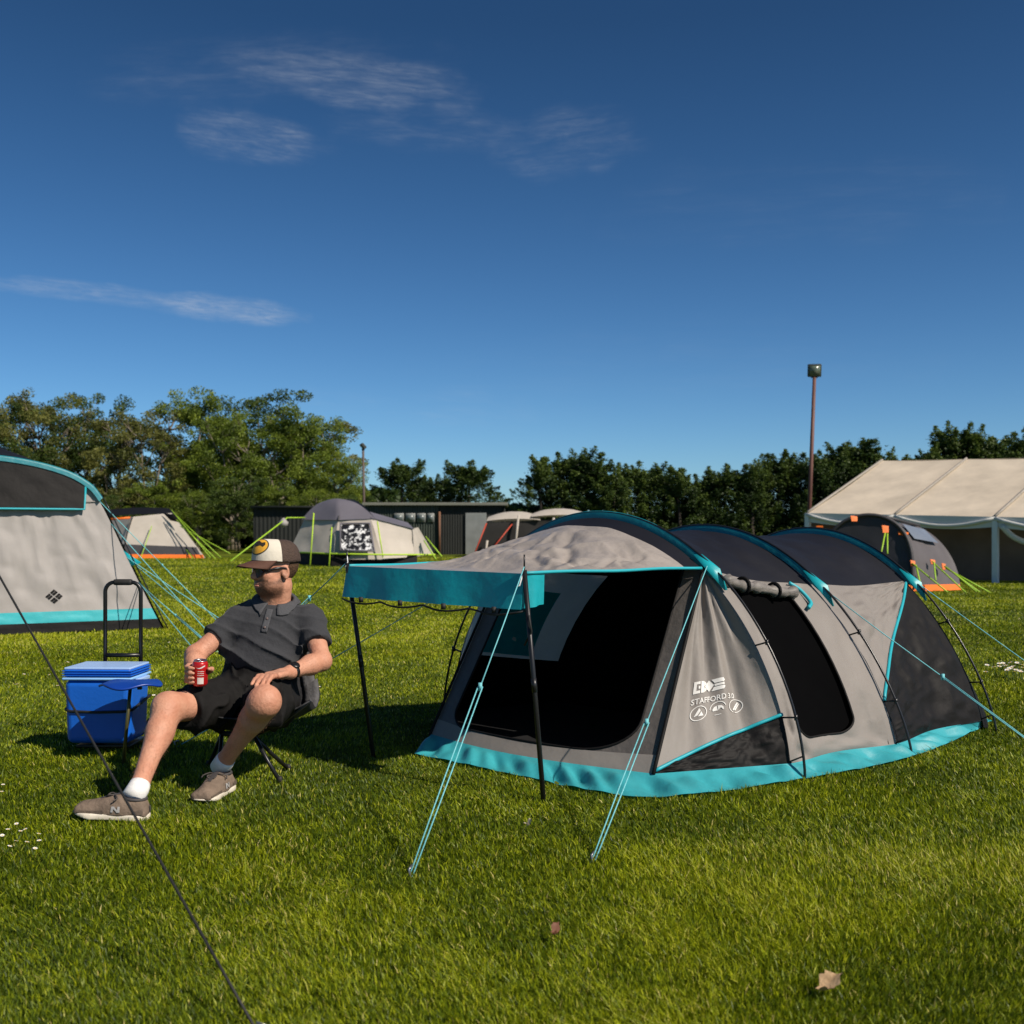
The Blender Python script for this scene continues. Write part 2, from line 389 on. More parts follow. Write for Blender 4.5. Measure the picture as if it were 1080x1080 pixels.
SC.view_settings.view_transform = 'Standard'; SC.view_settings.look = 'None'; SC.view_settings.exposure = 0.12; SC.view_settings.gamma = 1.0
SC.render.engine = 'CYCLES'; SC.cycles.max_bounces = 6; SC.cycles.transparent_max_bounces = 8; SC.cycles.use_denoising = True
# ================================================================== the field
m, nt2, out = _new('turf'); n_ = nt2.nodes; l_ = nt2.links
b_ = n_.new('ShaderNodeBsdfPrincipled'); b_.inputs['Roughness'].default_value = 0.95; b_.inputs['Specular IOR Level'].default_value = 0.1
t_ = n_.new('ShaderNodeTexCoord'); z1 = n_.new('ShaderNodeTexNoise'); z1.inputs['Scale'].default_value = 0.35; z1.inputs['Detail'].default_value = 10
z1.inputs['Roughness'].default_value = 0.7
l_.new(t_.outputs['Object'], z1.inputs['Vector']); r_ = n_.new('ShaderNodeValToRGB')
r_.color_ramp.elements[0].color = (0.050, 0.070, 0.005, 1); r_.color_ramp.elements[0].position = .35
r_.color_ramp.elements[1].color = (0.125, 0.150, 0.010, 1); r_.color_ramp.elements[1].position = .65
l_.new(z1.outputs['Fac'], r_.inputs[0]); l_.new(r_.outputs[0], b_.inputs['Base Color']); l_.new(b_.outputs[0], out.inputs[0])
def bumps(x, y): return (vn(x*.9+40, y*.9+7)-.5)*.03 + (vn(x*.25+4, y*.25)-.5)*.04
xs = np.concatenate([[-500, -200, -90], np.linspace(-45, 45, 181), [90, 200, 500]]); ys = np.concatenate([[-60, -10], np.linspace(-4, 60, 161), [90, 150, 300, 900]])
def groundz(x, y): return gz(x, y)
V = np.array([(x, y, float(groundz(x, y))) for y in ys for x in xs]); w = len(xs)
Q = [(j*w+i, j*w+i+1, (j+1)*w+i+1, (j+1)*w+i) for j in range(len(ys)-1) for i in range(w-1)]
g = fast_mesh('ground', V, quads=Q, m=m, smoothf=True); tag(g, 'mown grass field sloping away gently to the right', 'field', kind='structure')
# ================================================================== cloth and metal
GREY = mat('grey_polyester', (.258, .233, .214), .6, .07, 2.0, .22, 11, trans=.14, spec=.35)
GREYI = mat('sunlit_grey_polyester', (.56, .54, .51), .6, .08, 3.0, .2, 26, trans=.30)  # paler than the outer grey: sunlight inside the porch is put into the colour
TEAL = mat('teal_polyester', (.013, .42, .49), .40, .08, 5.0, .25, 12, trans=.22)
TEALSH = mat('shaded_teal_polyester', (.008, .215, .265), .45, .10, 5.0, .3, 12, trans=.15)  # darker copy of the teal, the shade on the sleeves painted in
TEALP = mat('teal_piping', (.015, .36, .43), .5, .05, 5.0)
CHAR = mat('charcoal_polyester', (.0095, .0086, .0086), .62, .15, 4.0, .35, 9, trans=.04, spec=.16)
NAVY = mat('dark_slate_polyester', (.0085, .0088, .0135), .6, .12, 4.0, .25, 8, trans=.03, spec=.22)
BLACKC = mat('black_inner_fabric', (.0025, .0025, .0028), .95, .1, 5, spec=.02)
FLOOR = mat('groundsheet', (.016, .016, .017), .9, .2, 6, .3, 12, spec=.1)
POLE = mat('black_fibreglass_pole', (.012, .012, .013), .28, .05, 6)
STEEL = mat('dark_steel_pole', (.03, .03, .032), .35, .05, 6, metal=.6)
ROPE = mat('teal_guy_rope', (.16, .50, .55), .7, .25, 160)
PRINT = mat('white_print', (.72, .70, .67), .6, .05, 8)
CORDB = mat('black_cord', (.012, .012, .012), .7, .1, 60)
WHITEC = mat('white_cord', (.7, .72, .72), .7, .1, 60)
# ================================================================== the front tent: three hoops, porch, canopy
TT = thing('tunnel_tent', 'large grey and teal tunnel tent with raised canopy and open porch in the foreground', 'tent', G(700, 800))
h1R = G(847, 821); h1L = G(469, 752); wv = h1L-h1R
R_ = [h1R, G(960, 799), G(1049, 772)]; L_ = [h1L, R_[1]+wv*1.0, R_[2]+wv*.94]; HH = [1.215, 1.15, 1.135]; HQ = [1.15, 1.42, 1.44]
adir = nrm(A(1.36, 1.12, 0)); wdir = nrm(wv)
def hoop(i, th, inset=0.0, dz=0.0):
    t = .5-.5*math.cos(th); t = .5+(t-.5)*(1-inset); z = HH[i]*math.sin(th)**HQ[i]*(1-inset*.55)
    return lerp(R_[i], L_[i], t) + A(0, 0, z+dz)
def th_of_z(i, z, inset=0.0): return math.asin(min(1, (z/(HH[i]*(1-inset*.55)))**(1/HQ[i])))
TH_S = math.acos(.58)                                   # where the teal sleeves end
def skin(u, th):
    """outer cloth: hung inside the hoops, dipping a little between them"""
    i = min(int(u), 1); f = u-i; s = math.sin(pi*f)**2
    a = hoop(i, th, .05); b = hoop(i+1, th, .05); p = lerp(a, b, f)
    top = math.sin(th)**2; mid = lerp(lerp(R_[i], L_[i], .5), lerp(R_[i+1], L_[i+1], .5), f)
    q = p.copy(); q[2] *= 1-.030*s*top
    q[:2] = p[:2] + (mid[:2]-p[:2])*(.045*s*(1-top*.6))
    return q
def thz(u, z):                                          # angle at which the cloth reaches the height z
    lo, hi = 0.0, pi/2
    for _ in range(30):
        c = (lo+hi)/2
        if skin(u, c)[2] < z: lo = c
        else: hi = c
    return (lo+hi)/2
ZB = .055
def side(u, v):                                         # right-hand wall, v=0 at the sleeve ends, 1 at the base
    return skin(u, lerp(TH_S, thz(u, ZB), v) if True else 0)
# roof
for k in (0, 1):
    panel('roof_panel', lambda s, t, k=k: skin(k+s, TH_S + (pi-2*TH_S)*t), 16, 28, NAVY, TT, .020, 4, 2+k, (2, 3))
# rear end
def rear(s, t):
    th = .06 + (pi-.12)*s; p = hoop(2, th, .05); c = lerp(R_[2], L_[2], .5)
    q = c + (p-c)*A(.86, .86, .9) + np.append(adir[:2]*.28, 0) if False else p
    base = p*A(1, 1, 0) + adir*(.34*math.sin(th)**.8)
    z = p[2]*(1-t); o = adir*(.34*math.sin(th)**.8*math.sin(t*pi/2))
    return A(p[0], p[1], 0)+o+A(0, 0, z)
panel('rear_panel', rear, 30, 12, CHAR, TT, .01, 5, 9)
# right wall between the first and second hoops: a side door
door_o, door_i = rrect(.12, .70, .09, .88, [(.05, .04), (.05, .04), (.16, .10), (.14, .10)], 9)
ring_panel('side_wall', lambda s, t: side(s, t), door_o, door_i, 9, GREY, TT, .045, 1)
scr = [side(*q) for q in door_i]; c0 = np.mean(scr, 0); off = nrm(A(-wdir[1], wdir[0], 0)); inw = nrm(np.append(wdir[:2], 0))
mb = MB(); n = len(scr); mb.add([p+inw*.02 for p in scr]+[c0+inw*.05], [(k, (k+1) % n, n) for k in range(n)]); mb.build('door_screen', BLACKC, TT)
mb = MB().tube(scr+[scr[0]], .006, 6, False); mb.build('door_zip', CHAR, TT)
# rolled-up door over the opening
rl = [side(.07+.68*t, .055+.012*math.sin(t*9)) - inw*(.035) - A(0, 0, .012*math.sin(pi*t)) for t in np.linspace(0, 1, 25)]
rr = [(.027+.004*math.sin(i*2.3)+.005*math.sin(i*1.1+1)) * (1 if 0 < i < 24 else .45) for i in range(25)]
roll = MB().tube(rl, rr, 14).build('rolled_door', mat('rolled_polyester', (.17, .153, .14), .55, .55, 9, .5, 10, stretch=(1, 1, 2.4)), TT)
for t in (6, 17):
    c = rl[t]; ring = [c + (wdir*math.cos(a)*-1 + A(0, 0, math.sin(a)))*(rr[t]+.006) for a in np.linspace(0, 2*pi, 15)]
    MB().tube(ring, .008, 5, False).build('toggle_strap', CHAR, roll)
pt = [side(.76, .0), side(.80, .05), side(.80, .13), side(.74, .17)]
MB().tube(cat_rom([p-inw*.03 for p in pt], 6), .011, 6).build('door_piping', TEALP, TT)
# right wall between the second and third hoops: pale triangle above, charcoal below
def cut(s): return .70 - .70*s**.82 + .03*math.sin(pi*s)
panel('upper_side_panel', lambda s, t: side(1+s, t*max(cut(s), .001)), 40, 30, GREY, TT, .032, 4, 21, (2.2, 1.5))
panel('lower_side_panel', lambda s, t: side(1+s, lerp(max(cut(s), .001), 1, t)), 40, 36, CHAR, TT, .024, 4, 23, (2.4, 2))
MB().tube([side(1+s, max(cut(s), .001))-inw*.006 for s in np.linspace(0, 1, 30)], .009, 6).build('side_piping', TEALP, TT)
# left wall (seen from inside through the porch)
def sideL(u, v): return skin(u, pi-lerp(TH_S, .001, v))
panel('left_wall', lambda s, t: sideL(2*s, .60*t), 30, 10, GREYI, TT, .014, 5, 31, (2, 2))
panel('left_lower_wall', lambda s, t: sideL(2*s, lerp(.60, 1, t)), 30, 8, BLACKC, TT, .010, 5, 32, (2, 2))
wq = [(.12, .18), (.62, .18), (.62, .60), (.12, .60)]
panel('left_window', lambda s, t: sideL(lerp(.10, .60, s), lerp(.15, .58, t)) + inw*-.012*0 - wdir*.012, 10, 8, mat('tinted_window_film', (.03, .34, .37), .4, .1, 4, trans=.5), TT, .004, 4, 33)
# bedroom wall and groundsheet
V = [skin(.93, th)*A(1, 1, .985) for th in np.linspace(.0, pi, 30)]; c0 = np.mean(V, 0)
MB().add(V+[c0], [(k, (k+1) % 30, 30) for k in range(30)]).build('bedroom_wall', BLACKC, TT)
FRb, FLb = G(690, 830), G(455, 786)                      # porch wall feet
flo = [FRb, R_[0]+wdir*.1, R_[1]+wdir*.08, L_[1], L_[0]-wdir*.05, FLb]
MB().add([p+A(0, 0, .02) for p in flo], [tuple(range(6))]).build('groundsheet', FLOOR, TT, False)
# ---- porch
TR = hoop(0, TH_S, .03); TL = hoop(0, pi-TH_S, .03); FR = FRb+A(0, 0, ZB); FL = FLb+A(0, 0, ZB)
def hs(s):                                               # the first hoop's cloth edge, s=0 sleeve end, 1 base
    return hoop(0, lerp(TH_S, th_of_z(0, ZB, .05), s), .05)
def hsl(s): return hoop(0, pi-lerp(TH_S, th_of_z(0, ZB, .05), s), .05)
def porchR(s, t):                                        # t: 0 top .. 1 base; s: 0 front edge .. 1 hoop
    f = lerp(TR, FR, t) + A(-.02, .02, 0)*math.sin(pi*t); b = hs(t); p = lerp(f, b, s)
    nn = nrm(np.cross(FR-TR, hs(1)-FR)); nn = nn if nn[1] < 0 else -nn
    d = -.055*math.sin(pi*s)*math.sin(pi*min(1, t*1.05))**.7
    fo = (.017*math.sin(s*13+t*2.2)+.012*math.sin(s*27-t*3+1))*math.sin(pi*t)**.6*(1-.3*t)*math.sin(pi*s)**.4
    return p + nn*(d+fo)
def pcut(s): return lerp(.985, .755, s) - .02*math.sin(pi*s)
psp = panel('porch_side_panel', lambda s, t: porchR(s, t*pcut(s)), 60, 60, GREY, TT, .0035, 4, 41, (2, 1.5))
panel('porch_lower_panel', lambda s, t: porchR(s, lerp(pcut(s), 1, t)), 60, 24, CHAR, TT, .019, 4, 43, (2.5, 1.2))
nf = -nrm(np.cross(FR-TR, hs(1)-FR)); nf = nf if nf[1] < 0 else -nf
MB().tube([porchR(s, pcut(s))+nf*.006 for s in np.linspace(0, 1, 40)], .0085, 6).build('porch_piping', TEALP, TT)
panel('porch_left_panel', lambda s, t: lerp(lerp(TL, FL-A(0, 0, .05), t), hsl(t)-A(0, 0, .05*t), s) - wdir*-.02*math.sin(pi*s), 14, 20, GREYI, TT, .012, 4, 45)
def front(a, b):                                         # a: 0 right .. 1 left, b: 0 top .. 1 base
    r = lerp(TR, FR, b); l = lerp(TL, FL, b); p = lerp(r, l, a)
    bow = -adir*(.10*math.sin(pi*a)*b**1.5)
    return p + bow
FRONTD = mat('dark_porch_trim', (.115, .103, .096), .55, .12, 4, .3, 24, trans=.1)
fo, fi = rrect(.085, .91, .004, .93, [(.02, .004), (.02, .004), (.10, .09), (.20, .16)], 10)
ring_panel('porch_door_frame', front, fo, fi, 8, FRONTD, TT, .012, 5)
MB().tube([front(*q)-adir*.004 for q in fi+[fi[0]]], .006, 6, False).build('porch_zip', CHAR, TT)
# grey sill turned out along the foot of the porch
panel('porch_sill', lambda s, t: lerp(front(s, lerp(.915, .938, math.sin(pi*s))), front(s, 1.0), t) - adir*.006, 30, 3, GREY, TT, .006, 6, 6)
# ---- skirt
inner = [front(s, 1.0) for s in np.linspace(1, 0, 26)] + [porchR(s, 1.0) for s in np.linspace(0, 1, 20)[1:]] + [side(u, 1.0) for u in np.linspace(0, 2, 44)[1:]]
outer = cat_rom([G(437, 798), G(500, 811), G(560, 824), G(640, 840), G(690, 844), G(760, 838), G(850, 824), G(930, 809), G(990, 791), G(1046, 764)], 14)
ol = np.cumsum([0]+[np.linalg.norm(outer[i+1]-outer[i]) for i in range(len(outer)-1)]); il = np.cumsum([0]+[np.linalg.norm(inner[i+1]-inner[i]) for i in range(len(inner)-1)])
def along(P_, l, f): x = f*l[-1]; return np.array([np.interp(x, l, [p[k] for p in P_]) for k in range(3)])
def skirt(s, t):
    # match the two paths by nearest parameter: corners share fractions
    p = along(inner, il, s); q = along(outer, ol, s)
    r = 1.15*(.011*math.sin(s*118+3*math.sin(s*23))+.009*math.sin(s*61+1+t*3)+.006*math.sin(s*211+t*2))*min(1, .3+2*t)
    z = p[2]*(1-t)**1.1 + .012*(1-t); x = lerp(p, q, t**.9); out_ = nrm((q-p)*A(1, 1, 0)+1e-6)
    w = along(inner, il, s) + out_*.004
    x = lerp(w, q, t); x[2] = max(.0, ZB*(1-t**.8)) + .004 + (r*math.sin(pi*t)*1.0 + r*.3*t)*1.0 + .012*t
    return x + out_*r*t*.6
MB().grid(skirt, 520, 10).build('mud_skirt', mat('teal_skirt', (.045, .40, .46), .5, .10, 6, .22, 20, trans=.2), TT)
# ---- hoops: teal sleeve over the top, bare pole below, clips
def polyhoop(i, a, b, n, off=.0): return [hoop(i, lerp(a, b, t), -.008) for t in np.linspace(0, 1, n)]
for i in range(3):
    hp = polyhoop(i, .0, pi, 60); po = MB().tube(hp, .0065, 8).build('hoop_pole', POLE, TT)
    fw = .040 if i == 0 else .032; hk = 1.0 if i == 0 else .62
    def sleeve(s, t, i=i, fw=fw, hk=hk):
        th = lerp(TH_S-.06, pi-TH_S+.06, s); c = hoop(i, th, .004); cc = lerp(R_[i], L_[i], .5)+A(0, 0, .35)
        o = nrm(c-cc); e = 1-abs(2*t-1); tp = .55+.45*math.sin(pi*s)**.4
        return c + adir*((t-.5)*2*fw*.40*tp*(1-.25*e)) + o*(-.052*tp*hk + .068*tp*hk*(math.sin(pi*t)**.45))
    MB().grid(sleeve, 70, 12).build('pole_sleeve', TEALSH, TT)
    # gusset at the sleeve ends
    for e, thx in ((0, TH_S), (1, pi-TH_S)):
        sg = 1 if e == 0 else -1; c = hoop(i, thx-.04*sg); d = hoop(i, thx-.13*sg, .03); k = hoop(i, thx+.06*sg, .0)
        mb = MB(); nd = .034 if i == 0 else .022
        mb.add([k-adir*nd, k+adir*nd, d+adir*nd*.5, d-adir*nd*.15, c-wdir*sg*.03+A(0, 0, .01)], [(0, 1, 4), (1, 2, 4), (2, 3, 4), (3, 0, 4)]); mb.build('sleeve_gusset', TEAL, TT, solid=.003)
    for z in (.27, .60):
        th = th_of_z(i, z); p = hoop(i, th, -.008); q = hoop(i, th, .05)
        mb = MB().tube([q, p], .0045, 6).box(p, (.014, .014, .026)); mb.build('pole_clip', POLE, TT)
    for z in (.40,):
        th = pi-th_of_z(i, z); p = hoop(i, th, -.008); q = hoop(i, th, .05)
        MB().tube([q, p], .006, 6).box(p, (.022, .022, .03)).build('pole_clip', POLE, TT)
    tip = R_[i]; MB().tube([tip+A(0, 0, .10), tip+wdir*.10+A(0, 0, .05)], .004, 5).build('pole_strap', CORDB, TT)
# ---- canopy
CR = P(553, 605, 4.60); CL_ = P(366, 597, 5.42)
def canopy(s, t):                                        # s: 0 right..1 left, t: 0 hoop .. 1 front edge
    th = lerp(TH_S, pi-TH_S, s); a = hoop(0, th, .02, -.012) - adir*.03; b = lerp(CR, CL_, s)
    if t < .38:                                          # the roof falls off the hoop, then runs out flat
        q = t/.38; e = .74*q**.9
    else: e = .74 + .26*(t-.38)/.62
    p = lerp(a, b, t); zl = lerp(TR, TL, s)[2]; zf = b[2]
    z = a[2] + (lerp(zl, zf, t)-a[2])*min(1.0, (t/.62))**1.0 if t < .62 else lerp(zl, zf, t)
    p[2] = z - .018*math.sin(pi*s)*math.sin(pi*max(0, (t-.5)*2)) + .004*math.sin(s*23+t*9)*math.sin(pi*t)
    cr = (abs(((s*5.0+t*2.2) % 1)-.5)*2-.5)*.010 + (abs(((s*3.1-t*4.2+.3) % 1)-.5)*2-.5)*.009
    p[2] += cr*math.sin(pi*min(1, t/.62))*math.sin(pi*s)**.5 if t < .62 else 0
    return p
CANG = mat('silver_grey_canopy', (.35, .31, .28), .36, .08, 4.0, .22, 34, trans=.10)
panel('canopy_gable', lambda s, t: canopy(s, t*.10), 44, 3, NAVY, TT, .004, 6, 51)
crr = np.random.RandomState(21); CREASE = []
for k_ in range(64):
    c_ = (crr.uniform(.08, .92), crr.uniform(.03, .62)); a_ = crr.normal()*.55 + (math.atan2(c_[1]-.05, c_[0]-.5) if crr.rand() < .6 else crr.uniform(0, pi))
    CREASE.append((c_[0], c_[1], math.cos(a_), math.sin(a_), crr.uniform(.07, .26), crr.uniform(.010, .032), crr.choice([-1, 1])*crr.uniform(.006, .016)))
def crumple(s, t):
    h = 0.0
    for (cs, ct, ca, sa, ln, w, a) in CREASE:             # long sharp creases of packed cloth
        x = (s-cs)*ca+(t-ct)*sa; d = -(s-cs)*sa+(t-ct)*ca + .02*math.sin(x*19+cs*9)
        if abs(x) < ln and abs(d) < w*2.2: h += a*(1-(x/ln)**2)*(max(0, 1-abs(d)/w) if d > 0 else max(0, 1+d/(w*2.2)))
    h += (float(vn(s*6, t*7, 2.2))-.5)*.008 + (1-2*abs(float(vn(s*16+t*9, t*19-s*6, 5.5))-.5)-.75)*.006
    return h*min(1, min(s, 1-s)*14, t*14, (1-t)*10)*(1 if t < .5 else .45)
panel('canopy', lambda s, t: canopy(s, lerp(.10, 1, t)) + A(0, 0, crumple(s, t)), 120, 110, CANG, TT, .0)
MB().tube([canopy(0, t)+A(0, 0, .002) for t in np.linspace(0, 1, 20)], .008, 6).build('canopy_edge_binding', TEALP, TT)
MB().tube([canopy(1, t)+A(0, 0, .002) for t in np.linspace(0, 1, 20)], .008, 6).build('canopy_edge_binding', TEALP, TT)
def valance(s, t):
    p = canopy(s, 1.0) if 0 <= s <= 1 else None
    z = .150*t*(1-.0*s); b = -adir*(.020*t + .008*math.sin(s*21)*t + .02*math.sin(pi*s)*t)
    return p + b - A(0, 0, z)
MB().grid(valance, 40, 8).build('canopy_valance', TEAL, TT)
for e, s in ((0, 0.0), (1, 1.0)):
    def ret(a, t, s=s):
        c = canopy(s, lerp(1.0, .90, a)); return c + (-adir*.020*t)*(1-a) - A(0, 0, .150*t*(1-.0*a**2)*(1-.1*a)) + wdir*.012*math.sin(a*9)*t
    MB().grid(ret, 8, 6).build('valance_return', TEAL, TT)
dr = [valance(s, 1.0) - A(0, 0, .010+.018*abs(math.sin(s*pi*4))) for s in np.linspace(0, 1, 60)]
MB().tube([valance(0, 1)+adir*.05]+dr+[valance(1, 1)+adir*.05-A(0, 0, .03)], .0045, 6).build('valance_cord', CORDB, TT)
for s in (.12, .37, .62, .88): MB().box(valance(s, 1.0)-A(0, 0, .008), (.02, .02, .026)).build('valance_toggle', CORDB, TT)
MB().tube([CR-A(0, 0, .15)+adir*.02, CR-A(.0, .02, .19)+wdir*-.03, CR-A(-.03, .03, .24), CR-A(0, .01, .30)], .0045, 6).build('valance_cord', CORDB, TT)
# canopy poles
for top, ft in ((CR, G(574, 846)), (CL_, G(395, 801))):
    t2 = top+A(0, 0, .015); mb = MB().tube([ft-A(0, 0, .03), lerp(ft, t2, .5), t2], .011, 10).tube([t2, t2+A(0, 0, .065)], .004, 6); mb.tube([lerp(ft, t2, .47), lerp(ft, t2, .53)], .0125, 10)
    mb.build('canopy_pole', STEEL, TT)
# hidden-side leg strap of the porch wall: seam with clips
MB().tube([lerp(TL, FL, t)-adir*.012-wdir*.0 for t in np.linspace(0, 1, 20)], .008, 6).build('porch_seam', CHAR, TT)
MB().tube([lerp(TR, FR, t)-adir*.008+nf*.004 for t in np.linspace(0, 1, 20)], .009, 6).build('porch_seam', CHAR, TT)
# guy ropes, pegs
PEG = mat('steel_peg', (.3, .3, .3), .35, .1, 20, metal=.8)
def guy(a, b, double=True, r=.0026, name='guy_rope', parent=TT, m=ROPE, split=.45):
    a, b = np.asarray(a, float), np.asarray(b, float)
    if double:                                          # looped round the peg from the slider down
        k = lerp(a, b, split); s_ = nrm(np.cross(b-a, A(0, 0, 1)))*.009
        mb = MB().tube([a, lerp(a, k, .5)-A(0, 0, .004), k], r, 6).tube([k+s_, lerp(k, b, .5)+s_*1.0, b+s_*.6], r, 6).tube([k-s_, lerp(k, b, .5)-s_, b-s_*.6], r, 6).box(k, (.014, .014, .03))
    else: mb = MB().tube([lerp(a, b, t)-A(0, 0, .03*t*(1-t)) for t in np.linspace(0, 1, 9)], r, 6)
    o = mb.build(name, m, parent); d = nrm((b-a)*A(1, 1, 0))
    MB().tube([b-A(0, 0, .05)-d*.02, b+A(0, 0, .03)+d*.012, b+A(0, 0, .034)-d*.012], .004, 6).build('tent_peg', PEG, parent)
    return o
guy(CR+A(0, 0, .03), G(433, 925)); guy(hoop(0, TH_S), G(625, 910), split=.62)
guy(CL_+A(0, 0, .02), G(196, 757), split=.2); guy(hoop(0, pi-TH_S), G(186, 788), False)
guy(hoop(2, TH_S), G(1210, 788), False); guy(hoop(1, TH_S-.05), G(1140, 822), split=.5)
# knotted white cord ends at the canopy corner
MB().tube([CR+A(0, 0, .02), CR+A(-.02, -.01, -.05), CR+A(-.035, -.01, -.055)], .003, 5).build('cord_end', WHITEC, TT)
MB().tube([CL_+A(0, 0, .055), CL_+A(.004, -.004, .02), CL_+A(-.01, -.01, -.01)], .003, 5).build('cord_end', WHITEC, TT)
# ---- print on the porch side panel
def proj(p): return A(CX+F*p[0]/p[1], HZ-F*(p[2]-CH)/p[1])
def solve(fn, uv, s=.5, t=.5):
    for _ in range(40):
        e = proj(fn(s, t))-A(*uv); h = .004
        J = np.stack([(proj(fn(s+h, t))-proj(fn(s-h, t)))/(2*h), (proj(fn(s, t+h))-proj(fn(s, t-h)))/(2*h)], 1)
        d = np.linalg.solve(J, e); s -= .6*d[0]; t -= .6*d[1]
    return A(s, t)
def psheet(s, t): return porchR(s, t*pcut(s))
o0 = solve(psheet, (728, 746)); ox = solve(psheet, (774, 738)); oy = solve(psheet, (731, 720))
AX, AY = (ox-o0)/46.0, (oy-o0)/26.2
from mathutils.bvhtree import BVHTree
def bvh(o): return BVHTree.FromPolygons([tuple(v.co) for v in o.data.vertices], [tuple(p.vertices) for p in o.data.polygons])
pb = bvh(psp)
def onpanel(x, y):                                       # x, y in print units (roughly pixels of the photo)
    q = o0+AX*x+AY*y; p = psheet(q[0], q[1]); h = pb.ray_cast(Vector(tuple(p+nf*.12-origin(TT))), Vector(tuple(-nf)))
    return (np.array(h[0])+origin(TT) if h[0] else p) + nf*.0035
def refine(V, Fc, mx=.9):                                # small faces, so that the print follows the cloth
    import bmesh
    bm = bmesh.new(); vs = [bm.verts.new((v[0], v[1], 0)) for v in V]
    for f in Fc:
        try: bm.faces.new([vs[i] for i in f])
        except ValueError: pass
    bmesh.ops.triangulate(bm, faces=bm.faces[:])
    for _ in range(6):
        e = [e for e in bm.edges if e.calc_length() > mx]
        if not e: break
        bmesh.ops.subdivide_edges(bm, edges=e, cuts=1); bmesh.ops.triangulate(bm, faces=[f for f in bm.faces if len(f.verts) > 3])
    bm.verts.index_update(); out = [(v.co.x, v.co.y) for v in bm.verts], [tuple(v.index for v in f.verts) for f in bm.faces]; bm.free(); return out
def decal(name, V, Fc, parent=TT, m=PRINT):
    V, Fc = refine([v[:2] for v in V], Fc); return link_mesh(name, [onpanel(*v) for v in V], Fc, m, parent, False)
tv, tf = text_mesh('STAFFORD 3.0', .012); sc = 46/(tv[:, 0].max()-tv[:, 0].min()); decal('model_lettering', [(v[0]*sc, 1.5+v[1]*8.6) for v in tv], tf)
def polys(name, ps):
    V = []; Fc = []
    for p in ps: Fc.append(tuple(range(len(V), len(V)+len(p)))); V += p
    return decal(name, V, Fc)
def ringp(cx, cy, r, w, a0=0, a1=2*pi, n=26):
    out_ = []
    for k in range(n):
        a, b = lerp(a0, a1, k/n), lerp(a0, a1, (k+1)/n)
        out_.append([(cx+r*math.cos(a), cy+r*math.sin(a)), (cx+r*math.cos(b), cy+r*math.sin(b)), (cx+(r-w)*math.cos(b), cy+(r-w)*math.sin(b)), (cx+(r-w)*math.cos(a), cy+(r-w)*math.sin(a))])
    return out_
y0, y1 = 13, 26
polys('maker_logo', [[(1, y0), (4, y0), (4, y1), (1, y1)], [(4, y1-3), (8, y1-3), (8, y1), (4, y1)], [(4, y0), (8, y0), (8, y0+3), (4, y0+3)], [(6, y0+5), (8, y0+5), (8, y1-5), (6, y1-5)],
    [(9, y0), (12.5, y0), (12.5, y1), (9, y1)], [(12.8, y0+6.5), (16, y0+10), (12.8, y1)], [(12.8, y0), (16, y0+3), (12.8, y0+6.5)],
    [(13.6, y0+6.5), (18.5, y0), (23.4, y0+6.5), (18.5, y1)],
    [(21, y1), (24, y0+8.5), (33, y0+8.5), (35, y0+10), (33, y1)], [(24, y0+5), (34, y0+5), (34, y0+7.5), (24, y0+7.5)], [(21, y0), (33, y0), (35, y0+3), (33.4, y0+4.2), (23.5, y0+4.2)]])
polys('tent_icons', ringp(8, -9, 8, .8) + [[(3.6, -12), (8, -3.4), (9.6, -6.4), (7, -11)], [(7.4, -12.4), (12.6, -12.4), (10.2, -7.4), (9.2, -9.4)]]
    + ringp(27, -8, 8, .8, .1*pi, 1.0*pi) + [[(22, -10), (22, -8), (23.4, -5.6), (26, -4.4), (27, -10)], [(27.6, -10), (26.8, -4.4), (30, -5), (32, -7), (32.6, -10), (31.4, -10), (30.6, -8), (29, -7.6)], [(24, -15), (30, -15), (30, -14.4), (24, -14.4)]]
    + ringp(46, -8, 8, .8, -.55*pi, 1.35*pi) + [[(42.4, -12), (43.8, -13), (50, -4.6), (48.6, -3.4)], [(44.6, -12.6), (46, -13), (50.6, -6.4), (50.2, -5.2)]])
# ================================================================== the seated man
SKIN = mat('skin', (.57, .295, .195), .56, .10, 13.0, .22, 75, col2=(.475, .205, .128), spec=.35)
def stubble(m):                                            # the beard is a soft patch of short hair colour on the jaw
    nt = m.node_tree; N = nt.nodes; L = nt.links; b = next(n for n in N if n.type == 'BSDF_PRINCIPLED'); src = b.inputs['Base Color'].links[0].from_socket
    at = N.new('ShaderNodeAttribute'); at.attribute_name = 'beard'; tc = N.new('ShaderNodeTexCoord'); nz = N.new('ShaderNodeTexNoise'); nz.inputs['Scale'].default_value = 300; nz.inputs['Detail'].default_value = 3
    L.new(tc.outputs['Object'], nz.inputs['Vector']); mr = N.new('ShaderNodeMapRange'); mr.inputs[1].default_value = .35; mr.inputs[2].default_value = .65; mr.inputs[3].default_value = .62; mr.inputs[4].default_value = 1.0; L.new(nz.outputs['Fac'], mr.inputs[0])
    mu = N.new('ShaderNodeMath'); mu.operation = 'MULTIPLY'; L.new(at.outputs['Fac'], mu.inputs[0]); L.new(mr.outputs[0], mu.inputs[1])
    mx = N.new('ShaderNodeMix'); mx.data_type = 'RGBA'; L.new(mu.outputs[0], mx.inputs['Factor']); L.new(src, mx.inputs['A']); mx.inputs['B'].default_value = (.085, .042, .025, 1); L.new(mx.outputs['Result'], b.inputs['Base Color'])
stubble(SKIN)
SHIRT = mat('heather_grey_knit', (.040, .041, .046), .9, .30, 420, .35, 26, spec=.15, sheen=.1)
SHORT = mat('black_cotton', (.011, .0105, .0105), .85, .2, 20, .25, 30, spec=.15)
SOCK = mat('white_sock', (.78, .76, .74), .9, .08, 60, .12, 200)
